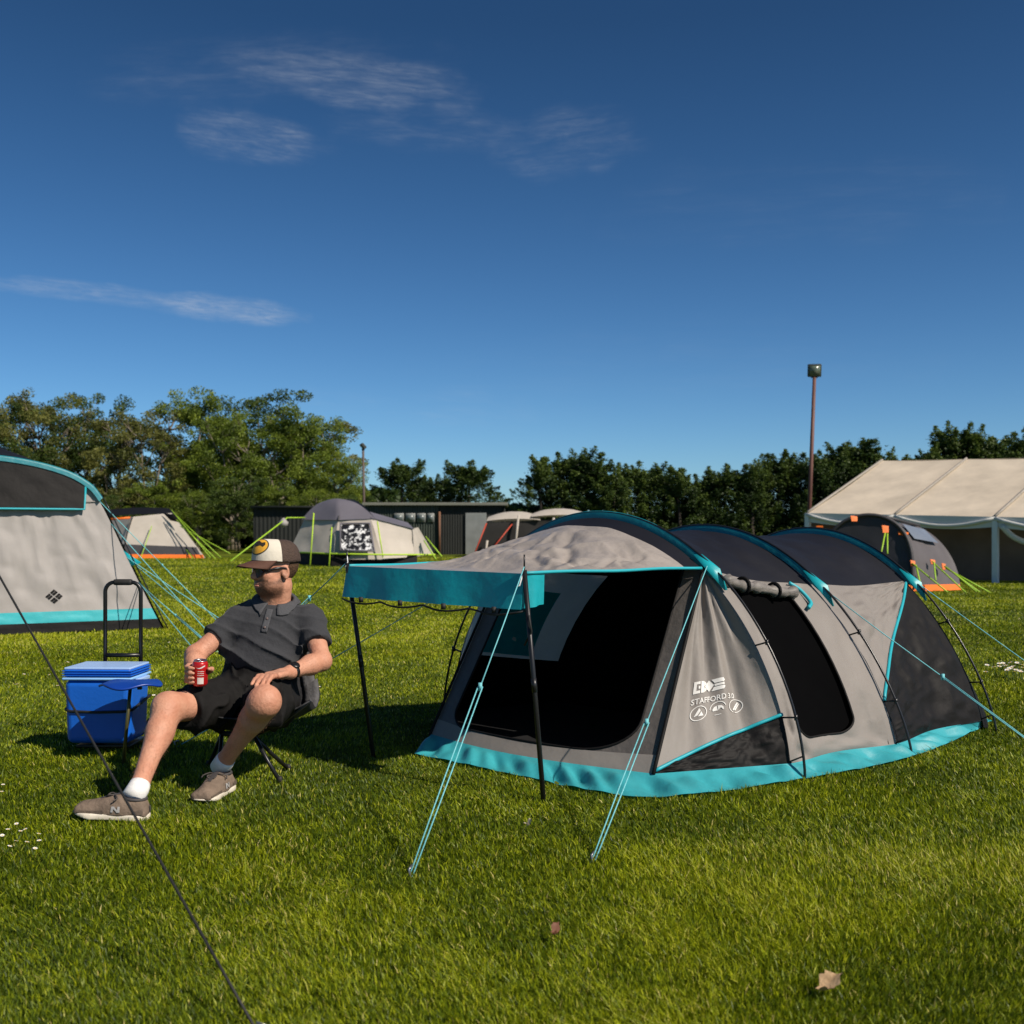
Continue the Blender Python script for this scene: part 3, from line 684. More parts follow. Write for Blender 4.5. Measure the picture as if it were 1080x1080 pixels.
SHOE = mat('taupe_suede', (.175, .130, .098), .85, .25, 22, .35, 50, spec=.2)
SOLE = mat('cream_rubber', (.62, .56, .46), .6, .12, 25)
SOLED = mat('black_rubber', (.015, .014, .013), .7, .1, 25)
BROWN = mat('brown_cap_mesh', (.055, .032, .022), .8, .25, 70, .4, 140)
BRIM = mat('brown_cap_brim', (.085, .034, .020), .8, .12, 30, .1, 60)
CREAM = mat('cream_cap_foam', (.64, .585, .49), .85, .06, 20, .1, 60)
YEL = mat('yellow_badge', (.72, .36, .03), .6, .15, 60)
DARKB = mat('dark_badge_print', (.03, .02, .012), .6, .1, 60)
GLASS = mat('mirrored_blue_lens', (.016, .018, .12), .10, .5, 14, spec=.8, coat=.5, metal=.3)
BLKP = mat('black_plastic', (.009, .009, .010), .35, .05, 20)
HAIR = mat('short_brown_hair', (.085, .05, .03), .9, .35, 90, .6, 120, spec=.1)
LIP = mat('lips', (.40, .16, .125), .5, .1, 20)
LACE = mat('dark_lace', (.06, .05, .045), .8, .2, 60)
J = dict(
    rank=P(147, 829, 4.30), rkne=P(177, 747, 4.62), rhip=P(252, 738, 5.04),
    lank=P(238, 801, 4.70), lkne=P(279, 740, 4.53), lhip=P(289, 739, 5.03),
    neck=P(291, 643, 5.19), head=P(290, 601, 5.12),
    rsho=P(251, 655, 5.13), relb=P(206, 691, 4.99), rwri=P(205, 712, 4.82),
    lsho=P(328, 654, 5.15), lelb=P(339, 697, 5.0), lwri=P(306, 709, 4.82))
MAN = thing('person', 'man in brown and cream cap, dark polo and black shorts lounging in a low chair', 'person', (J['rhip'][0]+.1, 4.9, 0))
PC = (J['rhip']+J['lhip'])/2+A(0, .06, .035); up = nrm(J['neck']-PC); lat = nrm(J['lsho']-J['rsho']); lat = nrm(lat-up*np.dot(lat, up)); fw = np.cross(up, lat)*-1
if fw[1] > 0: fw = -fw
TL_ = np.linalg.norm(J['neck']-PC)
for a, b in (('rank', 'rkne'), ('rkne', 'rhip'), ('lank', 'lkne'), ('lkne', 'lhip'), ('rsho', 'relb'), ('relb', 'rwri'), ('lsho', 'lelb'), ('lelb', 'lwri'), ('rsho', 'lsho')):
    print('LEN', a, b, round(float(np.linalg.norm(J[a]-J[b])), 3))
print('torso', TL_, 'up', up, 'lat', lat, 'fw', fw)
# head frame
yaw = math.radians(-139); HFv = nrm(A(math.cos(yaw), math.sin(yaw), -.03)); HL = nrm(np.cross(A(0, 0, 1), HFv)); HU = np.cross(HFv, HL); HC = J['head']
def H(x, y, z): return HC + HFv*x + HL*y + HU*z          # x forward, y to his left, z up; eyes near z = 0
HAX = (HFv, HL, HU)
# can in the right hand
CANC = P(211, 709, 4.70); cup = nrm(A(.05, -.10, 1.0))
def body_sdf():
    lo = A(-1.85, 4.15, -.02); hi = A(-.75, 5.5, 1.13); B = SDF(lo, hi, .0050)
    # legs
    for s in ('r', 'l'):
        hip, kn, an = J[s+'hip'], J[s+'kne'], J[s+'ank']
        B.cone(hip, kn, .084, .059, .05)
        sh = an-kn; L_s = np.linalg.norm(sh); d = sh/L_s; back = nrm(A(0, 1, 0)-d*np.dot(A(0, 1, 0), d))
        B.cone(kn, kn+sh*.30, .057, .051, .05); B.cone(kn+sh*.30, an, .049, .034, .03)
        B.ell(kn+sh*.30+back*.020, (.048, .046, .115), (np.cross(back, d), back, d), .03)      # calf
        th = nrm(kn-hip); fr = nrm(-back+A(0, 0, .5)); B.ell(kn+fr*.022+d*.004, (.036, .030, .046), (np.cross(fr, d), fr, d), .04)   # kneecap
        B.ell(kn+d*.065+fr*.020, (.022, .02, .03), (np.cross(fr, d), fr, d), .02)
        ft = A(-1, -.05, .05) if s == 'r' else A(-.12, -.95, -.1); ft = nrm(ft)
        B.cone(an, an-(an-kn)/np.linalg.norm(an-kn)*-.03, .033, .030, .02)
    # trunk
    B.ell(PC, (.165, .12, .13), (lat, fw, up), .04); B.ell(PC+up*.20+fw*.02, (.152, .108, .17), (lat, fw, up), .05)
    B.ell(PC+up*.30, (.162, .10, .12), (lat, fw, up), .05); B.cone(J['rsho'], J['lsho'], .055, .055, .04)
    # neck and head
    nb = J['neck']; B.cone(nb-up*.05, H(-.018, 0, -.075), .066, .062, .03); B.cone(nb+A(-.03, .0, -.02), H(.02, 0, -.09), .05, .045, .03)
    B.ell(H(-.012, 0, .030), (.100, .078, .092), HAX, .02); B.ell(H(.030, 0, -.045), (.066, .060, .070), HAX, .03)
    B.ell(H(.058, 0, -.088), (.036, .034, .026), HAX, .03)                                          # chin
    for y in (-1, 1):
        B.ell(H(.030, .042*y, -.066), (.050, .020, .028), HAX, .03); B.ell(H(.060, .040*y, -.020), (.026, .024, .022), HAX, .025)   # jaw, cheek
        B.ell(H(.078, .030*y, .008), (.020, .019, .013), HAX, .012, 'cut'); B.ell(H(.068, .031*y, .004), (.013, .014, .012), HAX, .004)
        B.cone(H(.084, .012*y, .024), H(.074, .046*y, .024), .010, .009, .015)                          # brow
        e = H(-.010, .080*y, -.008); B.ell(e, (.020, .009, .033), (nrm(HFv-HL*.35*y), nrm(HL*y+HFv*.35), nrm(HU-HFv*.15)), .006)
        B.ell(H(-.004, .088*y, -.004), (.010, .008, .018), HAX, .006, 'cut'); B.ell(H(-.008, .083*y, -.034), (.010, .007, .010), HAX, .006)
        B.ell(H(.101, .012*y, -.032), (.012, .009, .009), HAX, .008)
    B.cone(H(.088, 0, .016), H(.112, 0, -.024), .010, .014, .012)                                      # nose
    B.ell(H(.088, 0, -.060), (.016, .024, .007), HAX, .008); B.ell(H(.086, 0, -.071), (.015, .021, .007), HAX, .008)
    B.put(lambda X: np.linalg.norm((X-H(.102, 0, -.0655))@np.array(HAX).T/A(.014, .022, .0016), axis=-1)*.004-.004, H(.1, 0, -.065)-.03, H(.1, 0, -.065)+.03, .004, 'cut')
    # arms
    for s in ('r', 'l'):
        a, e, w = J[s+'sho'], J[s+'elb'], J[s+'wri']
        B.cone(a, e, .052, .042, .03); B.cone(e, lerp(e, w, .35), .041, .043, .025); B.cone(lerp(e, w, .35), w, .043, .028, .025); B.ell(e, (.041, .041, .041), None, .02)
    # right hand round the can: palm behind, fingers round its outer side, thumb on the other
    w = J['rwri']; c = CANC; r = .033
    px_ = nrm(A(1, .1, 0)); py_ = nrm(A(-.1, 1, 0)); pz_ = cup
    def K(x, y, z): return c+px_*x+py_*y+pz_*z
    B.cone(w, K(-.012, .058, -.006), .029, .024, .02); B.rbox(K(-.016, .052, -.006), (.032, .015, .040), .014, (px_, py_, pz_), .02)
    for i, (dz, ln) in enumerate(((.027, 1.0), (.006, 1.06), (-.015, 1.0), (-.034, .86))):
        B.chain([K(-.030, .046, dz*.9), K(-.054*1.0, .022, dz), K(-.054, -.012*ln, dz-.002), K(-.036, -.036*ln, dz-.004), K(-.020, -.044*ln, dz-.005)], [.0115, .0100, .0092, .0085, .0072], .007)
    B.chain([K(.010, .056, -.010), K(.036, .036, .004), K(.047, .006, .012), K(.040, -.022, .016)], [.016, .0125, .0105, .0085], .008)
    # left hand lying over the knee
    w = J['lwri']; kn = P(281, 714, 4.60); B.cone(w, lerp(w, kn, .35), .027, .025, .02)
    d = nrm(kn-w); side_ = nrm(np.cross(A(0, 0, 1), d)); nn = np.cross(d, side_)
    B.rbox(lerp(w, kn, .58)+nn*.002, (.050, .041, .014), .013, (d, side_, nn), .02)
    for i, (o, ln, sp) in enumerate(((-.031, .070, -.012), (-.010, .080, -.002), (.012, .074, .008), (.031, .058, .018))):
        k0 = kn+side_*o*.95+nn*.003; dd = nrm(d+side_*sp*4); dn = nrm(dd-nn*.40); dm = nrm(dd-nn*.62)
        B.chain([k0-d*.02, k0+dd*.012, k0+dd*.012+dn*ln*.48, k0+dd*.012+dn*ln*.48+dm*ln*.42], [.0115, .0105, .0092, .0075], .007)
    tb = lerp(w, kn, .30)+side_*-.030; B.chain([tb, tb+d*.030-side_*.022-nn*.006, tb+d*.062-side_*.028-nn*.016, tb+d*.082-side_*.022-nn*.022], [.017, .0125, .0105, .008], .01)
    return B
body = body_sdf().build('body', SKIN, MAN, 1)
bv = np.array([v.co[:] for v in body.data.vertices])+origin(MAN)-HC; hx_, hy_, hz_b = bv@HFv, bv@HL, bv@HU
ztop = np.where(hx_ > .070, -.040, -.050+.9*np.clip(.030-hx_, 0, .05)); mk = smooth(.010, -.008, hz_b-ztop)*smooth(-.145, -.112, hz_b)*smooth(-.016, .006, hx_)*(np.abs(hz_b) < .2)
lipm = smooth(1.25, .8, np.sqrt((hy_/.024)**2+((hz_b+.066)/.0115)**2))*(hx_ > .07); mk = mk*(1-lipm)*(1-.35*smooth(.075, .05, hx_)*smooth(-.05, -.066, hz_b)*smooth(-.09, -.07, hz_b))
set_attr(body, 'beard', np.clip(mk, 0, 1)*1.0)
# beard and hair: thin shells grown over the head
def shell(name, m, prims, keep, cutb=None):
    B = SDF(HC-.17, HC+.17, .0030)
    for q in prims: getattr(B, q[0])(*q[1:])
    for q in keep:                                        # intersect: cut everything outside
        c, rad = q; c = np.asarray(c); M = np.array(HAX)
        def fn(X, c=c, rad=A(*rad)):
            v = (X-c)@M.T; k0 = np.linalg.norm(v/rad, axis=-1); k1 = np.linalg.norm(v/(rad*rad), axis=-1)+1e-9; return k0*(k0-1)/k1
        sl, X = B._sub(B.lo, B.lo+B.h*B.n); X = X[tuple(slice(0, k) for k in B.f.shape)]; B.f = np.maximum(B.f, fn(X)).astype(np.float32)
    if cutb:
        for q in cutb: getattr(B, q[0])(*q[1:])
    return B.build(name, m, MAN, 1)
shell('hair', HAIR, [('ell', H(-.014, 0, .030), (.104, .082, .095), HAX, .02)], [(H(-.085, 0, .0), (.085, .11, .075))])
MB().tube(cat_rom([H(.096, -.019, -.0675), H(.103, 0, -.0685), H(.096, .019, -.0675)], 5), [.002]+[.0045]*9+[.002], 8).build('lips', LIP, MAN)
# ---- cap
def crown(s, t):                                          # s round from the front, t 0 base .. 1 top
    a = 2*pi*s; r = math.cos(t*pi/2)**.55; z = .046+.094*math.sin(t*pi/2)
    fr = max(0, math.cos(a)); z += .012*fr*math.sin(pi*t)
    return H(-.010+math.cos(a)*(.112*r+.004), math.sin(a)*(.090*r+.003), z-.010*(1-t)*(1-fr)*1.0)
cap = MB().grid(crown, 48, 16).build('cap', BROWN, MAN, solid=.002)
def crown_o(s, t, o=.003):
    p = crown(s, t); return p + nrm(p-H(-.01, 0, .03))*o
MB().grid(lambda s, t: crown_o((s-.5)*.44, .02+.90*t), 24, 14).build('front_panel', CREAM, cap)
def brim(s, t):
    a = (s-.5)*2*1.22; x = -.010+math.cos(a)*.115; y = math.sin(a)*.093; ln = .080*max(0.0, math.cos(a*.98))**.55
    return H(x+ln*t+.004, y*(1-.08*t), .046 - t*.019 - (y/.09)**2*.020*t)
MB().grid(brim, 28, 10).build('brim', BRIM, cap, solid=.004)
def bp_(x, y, o=.004): return crown_o(.026+x*.165, .45+y*.40, o)
def bpol(a, r_, o): return bp_(math.cos(a)*.62*r_, math.sin(a)*.72*r_, o)
MB().grid(lambda s, t: bpol(2*pi*s, max(t, .01), .004), 36, 6).build('badge', YEL, cap)
def poly_r(s):
    k = s*len(fish); i = int(k) % len(fish); f = k-int(k); return lerp(A(*fish[i]), A(*fish[(i+1) % len(fish)]), f)
fish = [(-.50, .02), (-.40, .22), (-.22, .34), (-.02, .42), (.10, .30), (.26, .18), (.42, .30), (.46, .02), (.36, -.16), (.22, -.04), (.02, -.12), (-.18, -.22), (-.10, -.06), (-.30, -.10)]
MB().grid(lambda s, t: bp_(*(lerp(A(0, .08), poly_r(s), t)), .0052), 42, 4).build('badge_print', DARKB, cap)
ring_ = [[bp_(math.cos(a)*r_*.62, math.sin(a)*r_*.72, .0050) for a in np.linspace(0, 2*pi, 41)] for r_ in (.95, 1.03)]
mbr = MB()
for k in range(40): mbr.add([ring_[0][k], ring_[0][k+1], ring_[1][k+1], ring_[1][k]], [(0, 1, 2, 3)])
mbr.build('badge_rim', DARKB, cap)
MB().lathe(crown(0, 1.0)-HU*.003, [(.001, .006), (.008, .004), (.009, 0)], 12, HAX).build('cap_button', BROWN, cap)
# ---- wraparound sunglasses
sg = None
for y in (-1, 1):
    def lens(s, t, y=y):
        a = lerp(.09, 1.02, s)*y; h = .0265*(1-.35*s)*math.sin(pi*min(1, .22+s*1.2))**.35
        return H(.024+.082*math.cos(a)**.8, .082*math.sin(a)*.92, -.009+.009*s + (t-.5)*2*h - .002*s)
    o = MB().grid(lens, 16, 10).build('sunglasses' if sg is None else 'lens', GLASS, MAN if sg is None else sg, solid=.002)
    sg = sg or o
    e = lens(.98, .6); MB().tube(cat_rom([lens(.0, .95), lens(.5, 1.0), e], 6), .0032, 6).build('frame_rim', BLKP, sg)
    MB().tube(cat_rom([e, H(.040, .079*y, .010), H(-.006, .083*y, .010), H(-.024, .084*y, -.004)], 6), [.006]*10+[.0045]*9, 8).build('temple', BLKP, sg)
MB().tube([lens(.0, .7)*0+H(.103, -.010, .006), H(.107, 0, .009), H(.103, .010, .006)], .004, 6).build('bridge', BLKP, sg)
# ---- polo shirt
def folds(X):
    q = X@np.array([lat, fw, up]).T
    n1 = vn(X[..., 0]*6, X[..., 1]*6, X[..., 2]*6); n2 = vn(X[..., 0]*5+9, X[..., 1]*5, X[..., 2]*5)
    a = np.abs(np.sin(q[..., 2]*33+q[..., 0]*10+7*n1)); b = np.abs(np.sin(q[..., 2]*24-q[..., 0]*26+6*n2+2))
    low = smooth(.40, .12, q[..., 2]-float(PC@up)); arm = smooth(.09, .19, np.abs(q[..., 0]-float(PC@lat)))
    return -.026*(1-a)**2*n2*(.35+.65*low) - .013*(1-b)**2*n1*(.4+.6*arm) + .006*(vn(X[..., 0]*16, X[..., 1]*16+5, X[..., 2]*16)-.5)
S = SDF(A(-1.70, 4.75, .30), A(-.70, 5.55, .90), .0055)
S.ell(PC+up*.315, (.180, .118, .130), (lat, fw, up), .05); S.ell(PC+up*.21+fw*.030, (.170, .132, .17), (lat, fw, up), .06); S.ell(PC+up*.12+fw*.02, (.172, .130, .10), (lat, fw, up), .05)
S.cone(J['rsho']-up*.005, J['lsho']-up*.005, .059, .059, .05); S.cone(J['rsho']+lat*.03+up*.004, J['neck']-up*.035-lat*.02, .050, .050, .04); S.cone(J['lsho']-lat*.03+up*.004, J['neck']-up*.035+lat*.02, .050, .050, .04)
for s in ('r', 'l'):
    a, e = J[s+'sho'], J[s+'elb']; S.cone(a, lerp(a, e, .54 if s == 'r' else .58), .062, .064, .035, cap=True)
S.warp(folds)
pl_ = PC+up*.085                                          # hem: cut flat
sl, X = S._sub(S.lo, S.lo+S.h*S.n); X = X[tuple(slice(0, k) for k in S.f.shape)]; S.f = np.maximum(S.f, -((X-pl_)@nrm(up*A(.25, 1, 1)+fw*.12))).astype(np.float32)
S.ell(J['neck']+up*.062+fw*.020, (.078, .074, .080), (lat, fw, up), .012, 'cut')
shirt = S.build('polo_shirt', SHIRT, MAN, 2)
from mathutils.bvhtree import BVHTree
def bvh(o): return BVHTree.FromPolygons([tuple(v.co) for v in o.data.vertices], [tuple(p.vertices) for p in o.data.polygons])
sb = bvh(shirt); so_ = origin(MAN)
def on_shirt(p, d, off=.002):
    h = sb.ray_cast(Vector(tuple(p-so_)), Vector(tuple(d)))
    return np.array(h[0])+so_-np.asarray(d)*off if h[0] else np.asarray(p, float)
nb = J['neck']; hb_ = H(-.018, 0, -.075); nd = nrm(hb_-nb); cz = nrm(nd+up*.45); cxx = nrm(lat-cz*np.dot(lat, cz)); cyy = np.cross(cz, cxx); cyy = cyy if cyy[1] < 0 else -cyy
ncen = lerp(nb, hb_, .30)
def collar(s, t):
    a = lerp(.26, 2*pi-.26, s); fr = math.cos(a); d0_ = cxx*math.sin(a)+cyy*fr      # 0 at the front
    top_ = ncen + cxx*math.sin(a)*.076 + cyy*(fr*.074+.004) + cz*(.030-.040*max(0, fr)**1.5+.010*max(0, -fr))
    if t < .3: return lerp(top_-cz*.030-d0_*.002, top_, t/.3)
    q = (t-.3)/.7; w_ = .046*(1+.5*max(0, fr)**4); ang = .75+.2*q
    return top_ + d0_*(.006*math.sin(pi*min(1, q*2)/2)+w_*q*math.sin(ang)*.80) - cz*(w_*q*math.cos(ang)*.86) + cz*.007*math.sin(pi*min(1, q*1.6))
def collar_o(s, t):
    p = collar(s, t)
    if t >= .3:                                           # the fall lies on the shirt
        h = sb.find_nearest(Vector(tuple(p-so_)))
        q, n_ = np.array(h[0])+so_, np.array(h[1])
        if np.dot(p-q, n_) < .005: p = q+n_*.006
    return p
MB().grid(collar_o, 52, 10).build('collar', mat('grey_knit_collar', (.070, .071, .078), .9, .3, 320, .2, 60, spec=.15), shirt, solid=.004)
def pla(s, t): return on_shirt(nb+fw*.4-up*(lerp(.020, .135, t))+lat*(lerp(-.015, .015, s)-.004), -fw, .0035)
MB().grid(pla, 4, 12).build('placket', MATS['grey_knit_collar'], shirt, solid=.002)
BTN = mat('brown_button', (.14, .10, .09), .4)
for k in (.42, .80): c = pla(.5, k)+fw*.002; MB().lathe(c, [(.0055, -.002), (.0058, .002), (.004, .003)], 12, (lat, up, fw)).build('button', BTN, shirt)
# ---- shorts
S = SDF(A(-1.75, 4.35, .15), A(-.75, 5.35, .66), .0055)
S.ell(PC+up*.0, (.188, .140, .13), (lat, fw, up), .05); S.ell(PC+up*.09+fw*.015, (.172, .126, .08), (lat, fw, up), .04)
for s in ('r', 'l'):
    h, k = J[s+'hip'], J[s+'kne']; f = .74 if s == 'r' else .80
    S.cone(h, lerp(h, k, f), .108, .084, .06, cap=True); S.cone(h+A(0, 0, -.02), lerp(h, k, f)+A(0, .0, -.026), .10, .080, .05, cap=True)
S.warp(lambda X: -.014*(1-np.abs(np.sin(X[..., 0]*26+X[..., 1]*17+7*vn(X[..., 0]*5, X[..., 1]*5, X[..., 2]*5))))**3 + .016*(vn(X[..., 0]*14, X[..., 1]*9, X[..., 2]*14)-.5)+.005*np.sin(X[..., 0]*55+8*vn(X[..., 0]*6, X[..., 1]*6, X[..., 2]*6)))
shorts = S.build('shorts', SHORT, MAN, 2)
# ---- socks and shoes
def shoe(heel, toe, ank, lft):
    f = nrm(toe-heel); s_ = nrm(np.cross(A(0, 0, 1), f)); u = np.cross(f, s_); Ls = np.linalg.norm(toe-heel)
    def q(x, y, z): return heel+f*x+s_*y+u*(z*.84)
    AXS = (f, s_, u); lo = heel-.2; hi = heel+.2
    lo = np.minimum(heel, toe)-.12; hi = np.maximum(heel, toe)+.16
    B = SDF(lo, hi, .0042)
    B.cone(q(.043, 0, .048), q(.12, 0, .046), .041, .043, .02); B.cone(q(.12, .004, .046), q(Ls-.050, .002, .032), .043, .037, .03)
    B.cone(q(.050, 0, .050), q(.055, 0, .086), .040, .037, .02, cap=True); B.cone(q(.100, 0, .066), q(.17, 0, .042), .032, .028, .03)
    B.rbox(q(Ls/2, 0, .030), (Ls/2-.004, .046, .022), .02, AXS, .015)
    B.cone(q(.055, 0, .092), q(.063, 0, .115), .034, .034, .006, op='cut')
    B.put(lambda X: -((X-q(0, 0, .020))@u), lo, hi, .004, 'cut') if False else None
    sl, X = B._sub(B.lo, B.lo+B.h*B.n); X = X[tuple(slice(0, k) for k in B.f.shape)]; B.f = np.maximum(B.f, -((X-q(0, 0, .020))@u)).astype(np.float32)
    o = B.build('shoe', SHOE, MAN, 2)
    B = SDF(lo, hi, .0042); w = .050
    B.cone(q(.048, 0, .014), q(.048, 0, .015), w, w, .01); B.cone(q(.05, 0, .014), q(Ls-.055, .003, .014), .046, .052, .02); B.cone(q(Ls-.06, .003, .014), q(Ls-.042, 0, .014), .050, .042, .02)
    X2 = (X-heel)@u; X1 = (X-heel)@f; base = np.where(X1 > Ls-.07, (X1-Ls+.07)*.25, 0)
    B.f = np.maximum(B.f, np.maximum(X2-.024, base-X2)).astype(np.float32)
    B.build('sole', SOLE, o, 1)
    MB().grid(lambda a, b: q(.02+(Ls-.05)*a, (b-.5)*.085*math.sin(pi*min(1, .25+a*.75))**.5, -.001), 10, 4).build('outsole', SOLED, o, solid=.006)
    lc = MB()
    for i in range(5):
        x = .125+.020*i; z = .099-.0125*i; lc.tube(cat_rom([q(x, -.026, z-.010), q(x+.004, 0, z), q(x, .026, z-.010)], 4), .0032, 6)
    lc.tube(cat_rom([q(.118, 0, .101), q(.110, -.025, .110), q(.125, -.050, .102), q(.132, -.058, .090)], 5), .003, 6).tube(cat_rom([q(.118, 0, .101), q(.128, .022, .112), q(.115, .046, .103), q(.128, .055, .09)], 5), .003, 6)
    lc.tube(cat_rom([q(.12, 0, .102), q(.15, -.02, .108), q(.16, -.008, .098), q(.12, .0, .102), q(.15, .02, .109), q(.163, .012, .098)], 4), .003, 6)
    lc.build('laces', LACE, o)
    sg_ = 1 if lft else -1                                # overlays and letter patch, laid on the upper
    tb_ = bvh(o); og = origin(o)
    def on(p, off=.0022):
        h = tb_.find_nearest(Vector(tuple(p-og))); return np.array(h[0])+og+np.array(h[1])*off
    def mget(n_, *a, **k): return MATS.get(n_) or mat(n_, *a, **k)
    PATCH = mget('silver_patch', (.34, .33, .325), .5, .1, 40); TOE = mget('toe_suede', (.105, .078, .058), .85, .2, 30, .3, 60); HEEL = mget('dark_heel', (.05, .045, .045), .7)
    for sd2 in (-1, 1):
        def side_q(x, z, off): return on(q(x, sd2*.075, z), off)
        for (xa, xb, xc, xd) in ((.098, .108, .116, .126), (.126, .136, .144, .154), (.098, .110, .144, .156)):   # the strokes of the letter
            za, zb_ = (.040, .074) if xc < .15 and xa != .098 or xb == .108 else (.074, .040)
            if sd2 > 0 and xb == .110: za, zb_ = zb_, za
            MB().grid(lambda a, b: side_q(lerp(lerp(xa, xb, a), lerp(xc, xd, a)-(.018 if xb != .110 else .020), b), lerp(za, zb_, b), .0034), 3, 6).build('side_letter', PATCH, o)
        MB().grid(lambda a, b: side_q(lerp(.002, .055, a), lerp(.030, lerp(.085, .050, a**.7), b), .0024), 8, 6).build('heel_counter', TOE, o)
        MB().grid(lambda a, b: side_q(lerp(.165, Ls-.02, a), lerp(.026, lerp(.050, .044, a), b), .0024), 8, 5).build('toe_overlay', TOE, o)
    MB().grid(lambda a, b: on(q(-.06, (a-.5)*.05, .035+.055*b), .003), 6, 6).build('heel_tab', HEEL, o)
    MB().grid(lambda a, b: on(q(lerp(.105, .20, a), (b-.5)*.046, .16), .0020), 10, 6).build('tongue', HEEL, o)
    MB().tube([q(.056+.040*math.cos(a), .036*math.sin(a), .094-.010*math.cos(a)*0) for a in np.linspace(0, 2*pi, 19)], .0065, 6, False).build('ankle_padding', HEEL, o)
    sk = MB().tube([q(.058, 0, .060), lerp(q(.06, 0, .09), ank, .5), ank+nrm(ank-q(.06, 0, .06))*.030], [.036, .040, .0385], 16); return o, sk
h = G(157, 864); tdir = nrm(A(-1, -.10, 0)); o, sk = shoe(h, h+tdir*.282+A(0, 0, .022), J['rank'], True)
an = J['rank']; kd = nrm(J['rkne']-an); MB().tube([an-kd*.06+tdir*.01, an-kd*.01, an+kd*.010], [.044, .0425, .0400], 18).build('sock', SOCK, MAN)
h = G(241, 833); tdir = nrm(A(-.20, -.98, 0)); o, sk = shoe(h+A(0, 0, .008), h+tdir*.270, J['lank'], False)
an = J['lank']; kd = nrm(J['lkne']-an); MB().tube([an-kd*.06, an-kd*.01, an+kd*.008], [.044, .0425, .0400], 18).build('sock', SOCK, MAN)
# ---- watch
w = J['lwri']; d = nrm(w-J['lelb']); c = w-d*.020; s_ = nrm(np.cross(d, A(0, 0, 1))); u = np.cross(s_, d)
wt = MB().tube([c-d*.011, c-d*.008, c+d*.008, c+d*.011], [.031, .034, .034, .031], 24, False).build('watch', BLKP, MAN)
tt_ = nrm(u*.55+A(0, -1, 0)*.75); tt_ = nrm(tt_-d*np.dot(tt_, d)); MB().lathe(c+tt_*.028, [(.020, 0), (.021, .006), (.018, .011), (.0, .011)], 24, (d, np.cross(tt_, d), tt_)).build('watch_case', BLKP, wt)
# ---- drinks can
RED = mat('red_can', (.50, .012, .014), .3, .05, 10, metal=.25, coat=.3); ALU = mat('aluminium', (.62, .62, .63), .28, .05, 10, metal=.95); LABW = mat('pale_label', (.66, .58, .54), .5, .1, 40)
CAN = thing('drinks_can', 'red drinks can held upright in the hand of the seated man', 'can', CANC-cup*.058)
ca_x = nrm(np.cross(A(0, 1, 0), cup)); ca_y = np.cross(cup, ca_x); CA = (ca_x, ca_y, cup); b0 = CANC-cup*.058
MB().lathe(b0, [(.024, 0), (.031, .007), (.033, .014), (.033, .094), (.031, .101), (.0265, .108)], 32, CA).build('can_body', RED, CAN)
MB().lathe(b0+cup*.106, [(.027, 0), (.0275, .005), (.0262, .006), (.0250, .003), (.024, .002), (.0, .002)], 32, CA).build('lid', ALU, CAN)
MB().box(b0+cup*.1095+ca_y*-.004, (.012, .018, .0016), CA).build('ring_pull', ALU, CAN)
def onc(a, z, o=.0005): return b0+ca_x*math.sin(a)*(.033+o)-ca_y*math.cos(a)*(.033+o)+cup*z
MB().grid(lambda s, t: onc(lerp(-.05, .75, s), lerp(.014, .042, t)), 8, 2).build('label_block', LABW, CAN)
wv_ = MB()
for k in range(3): wv_.grid(lambda s, t, k=k: onc(lerp(-.05, .78, s), .050+.0085*k+.0035*t*(.7+.3*math.sin(s*30+k))), 20, 1)
wv_.build('label_print', LABW, CAN)
MB().grid(lambda s, t: onc(lerp(-1.3, .9, s), .086+.006*math.sin(s*7)+t*(.003+.003*math.sin(s*7+2))), 30, 1).build('script_band', mat('white_script', (.75, .72, .70), .4), CAN)
# ================================================================== low folding chair
CHF = mat('black_chair_fabric', (.022, .022, .026), .75, .15, 12, .25, 40, col2=(.018, .018, .02)); CHG = mat('grey_chair_mesh', (.085, .083, .088), .8, .2, 40, .2, 90)
CHR = thing('camping_chair', 'low black folding camping chair under the seated man', 'chair', (PC[0], PC[1], 0))
cl, cr = PC+lat*.27, PC-lat*.27
prof = cat_rom([A(0, -.31, .300), A(0, -.16, .275), A(0, 0, .225), A(0, .13, .270), A(0, .19, .42), A(0, .24, .58), A(0, .27, .70)], 5)
def sling(s, t):
    x = (t-.5)*2; i = s*(len(prof)-1); k = min(int(i), len(prof)-2); p = lerp(prof[k], prof[k+1], i-k)
    wd = .285-.03*math.sin(pi*s)-.055*smooth(.5, .75, s)+(-.05 if s > .9 else 0)*(s-.9)*10; e = abs(x)**2.4
    return A(PC[0]+x*wd+p[2]*0, PC[1]+p[1]+.02*e, p[2]+e*(.075 if s < .6 else .02)) + A(0, -.03*e if s > .5 else 0, 0)
MB().grid(lambda s, t: sling(s, t), 36, 18).build('seat', CHF, CHR, solid=.006)
for t0 in (0, .86): MB().grid(lambda s, t: sling(lerp(.08, .94, s), t0+.14*t)-A(0, .008, -.004), 24, 3).build('side_mesh', CHG, CHR, solid=.004)
hub = P(268, 776, 4.93); hubl = hub+A(-.16, .06, 0)
fm = MB().tube([hub, hubl], .012, 8)
fe = [G(295, 826), G(304, 813), hubl+A(.02, -.16, -hubl[2]+.0), hubl+A(-.12, .22, -hubl[2])]
for k, q in enumerate(fe):
    b = hub if k < 2 else hubl; MB().tube([b, lerp(b, q, .5), q+A(0, 0, .01)], .0095, 8).build('leg', STEEL, CHR); MB().lathe(q, [(.012, 0), (.013, .02), (.010, .03)], 10).build('rubber_foot', SOLED, CHR)
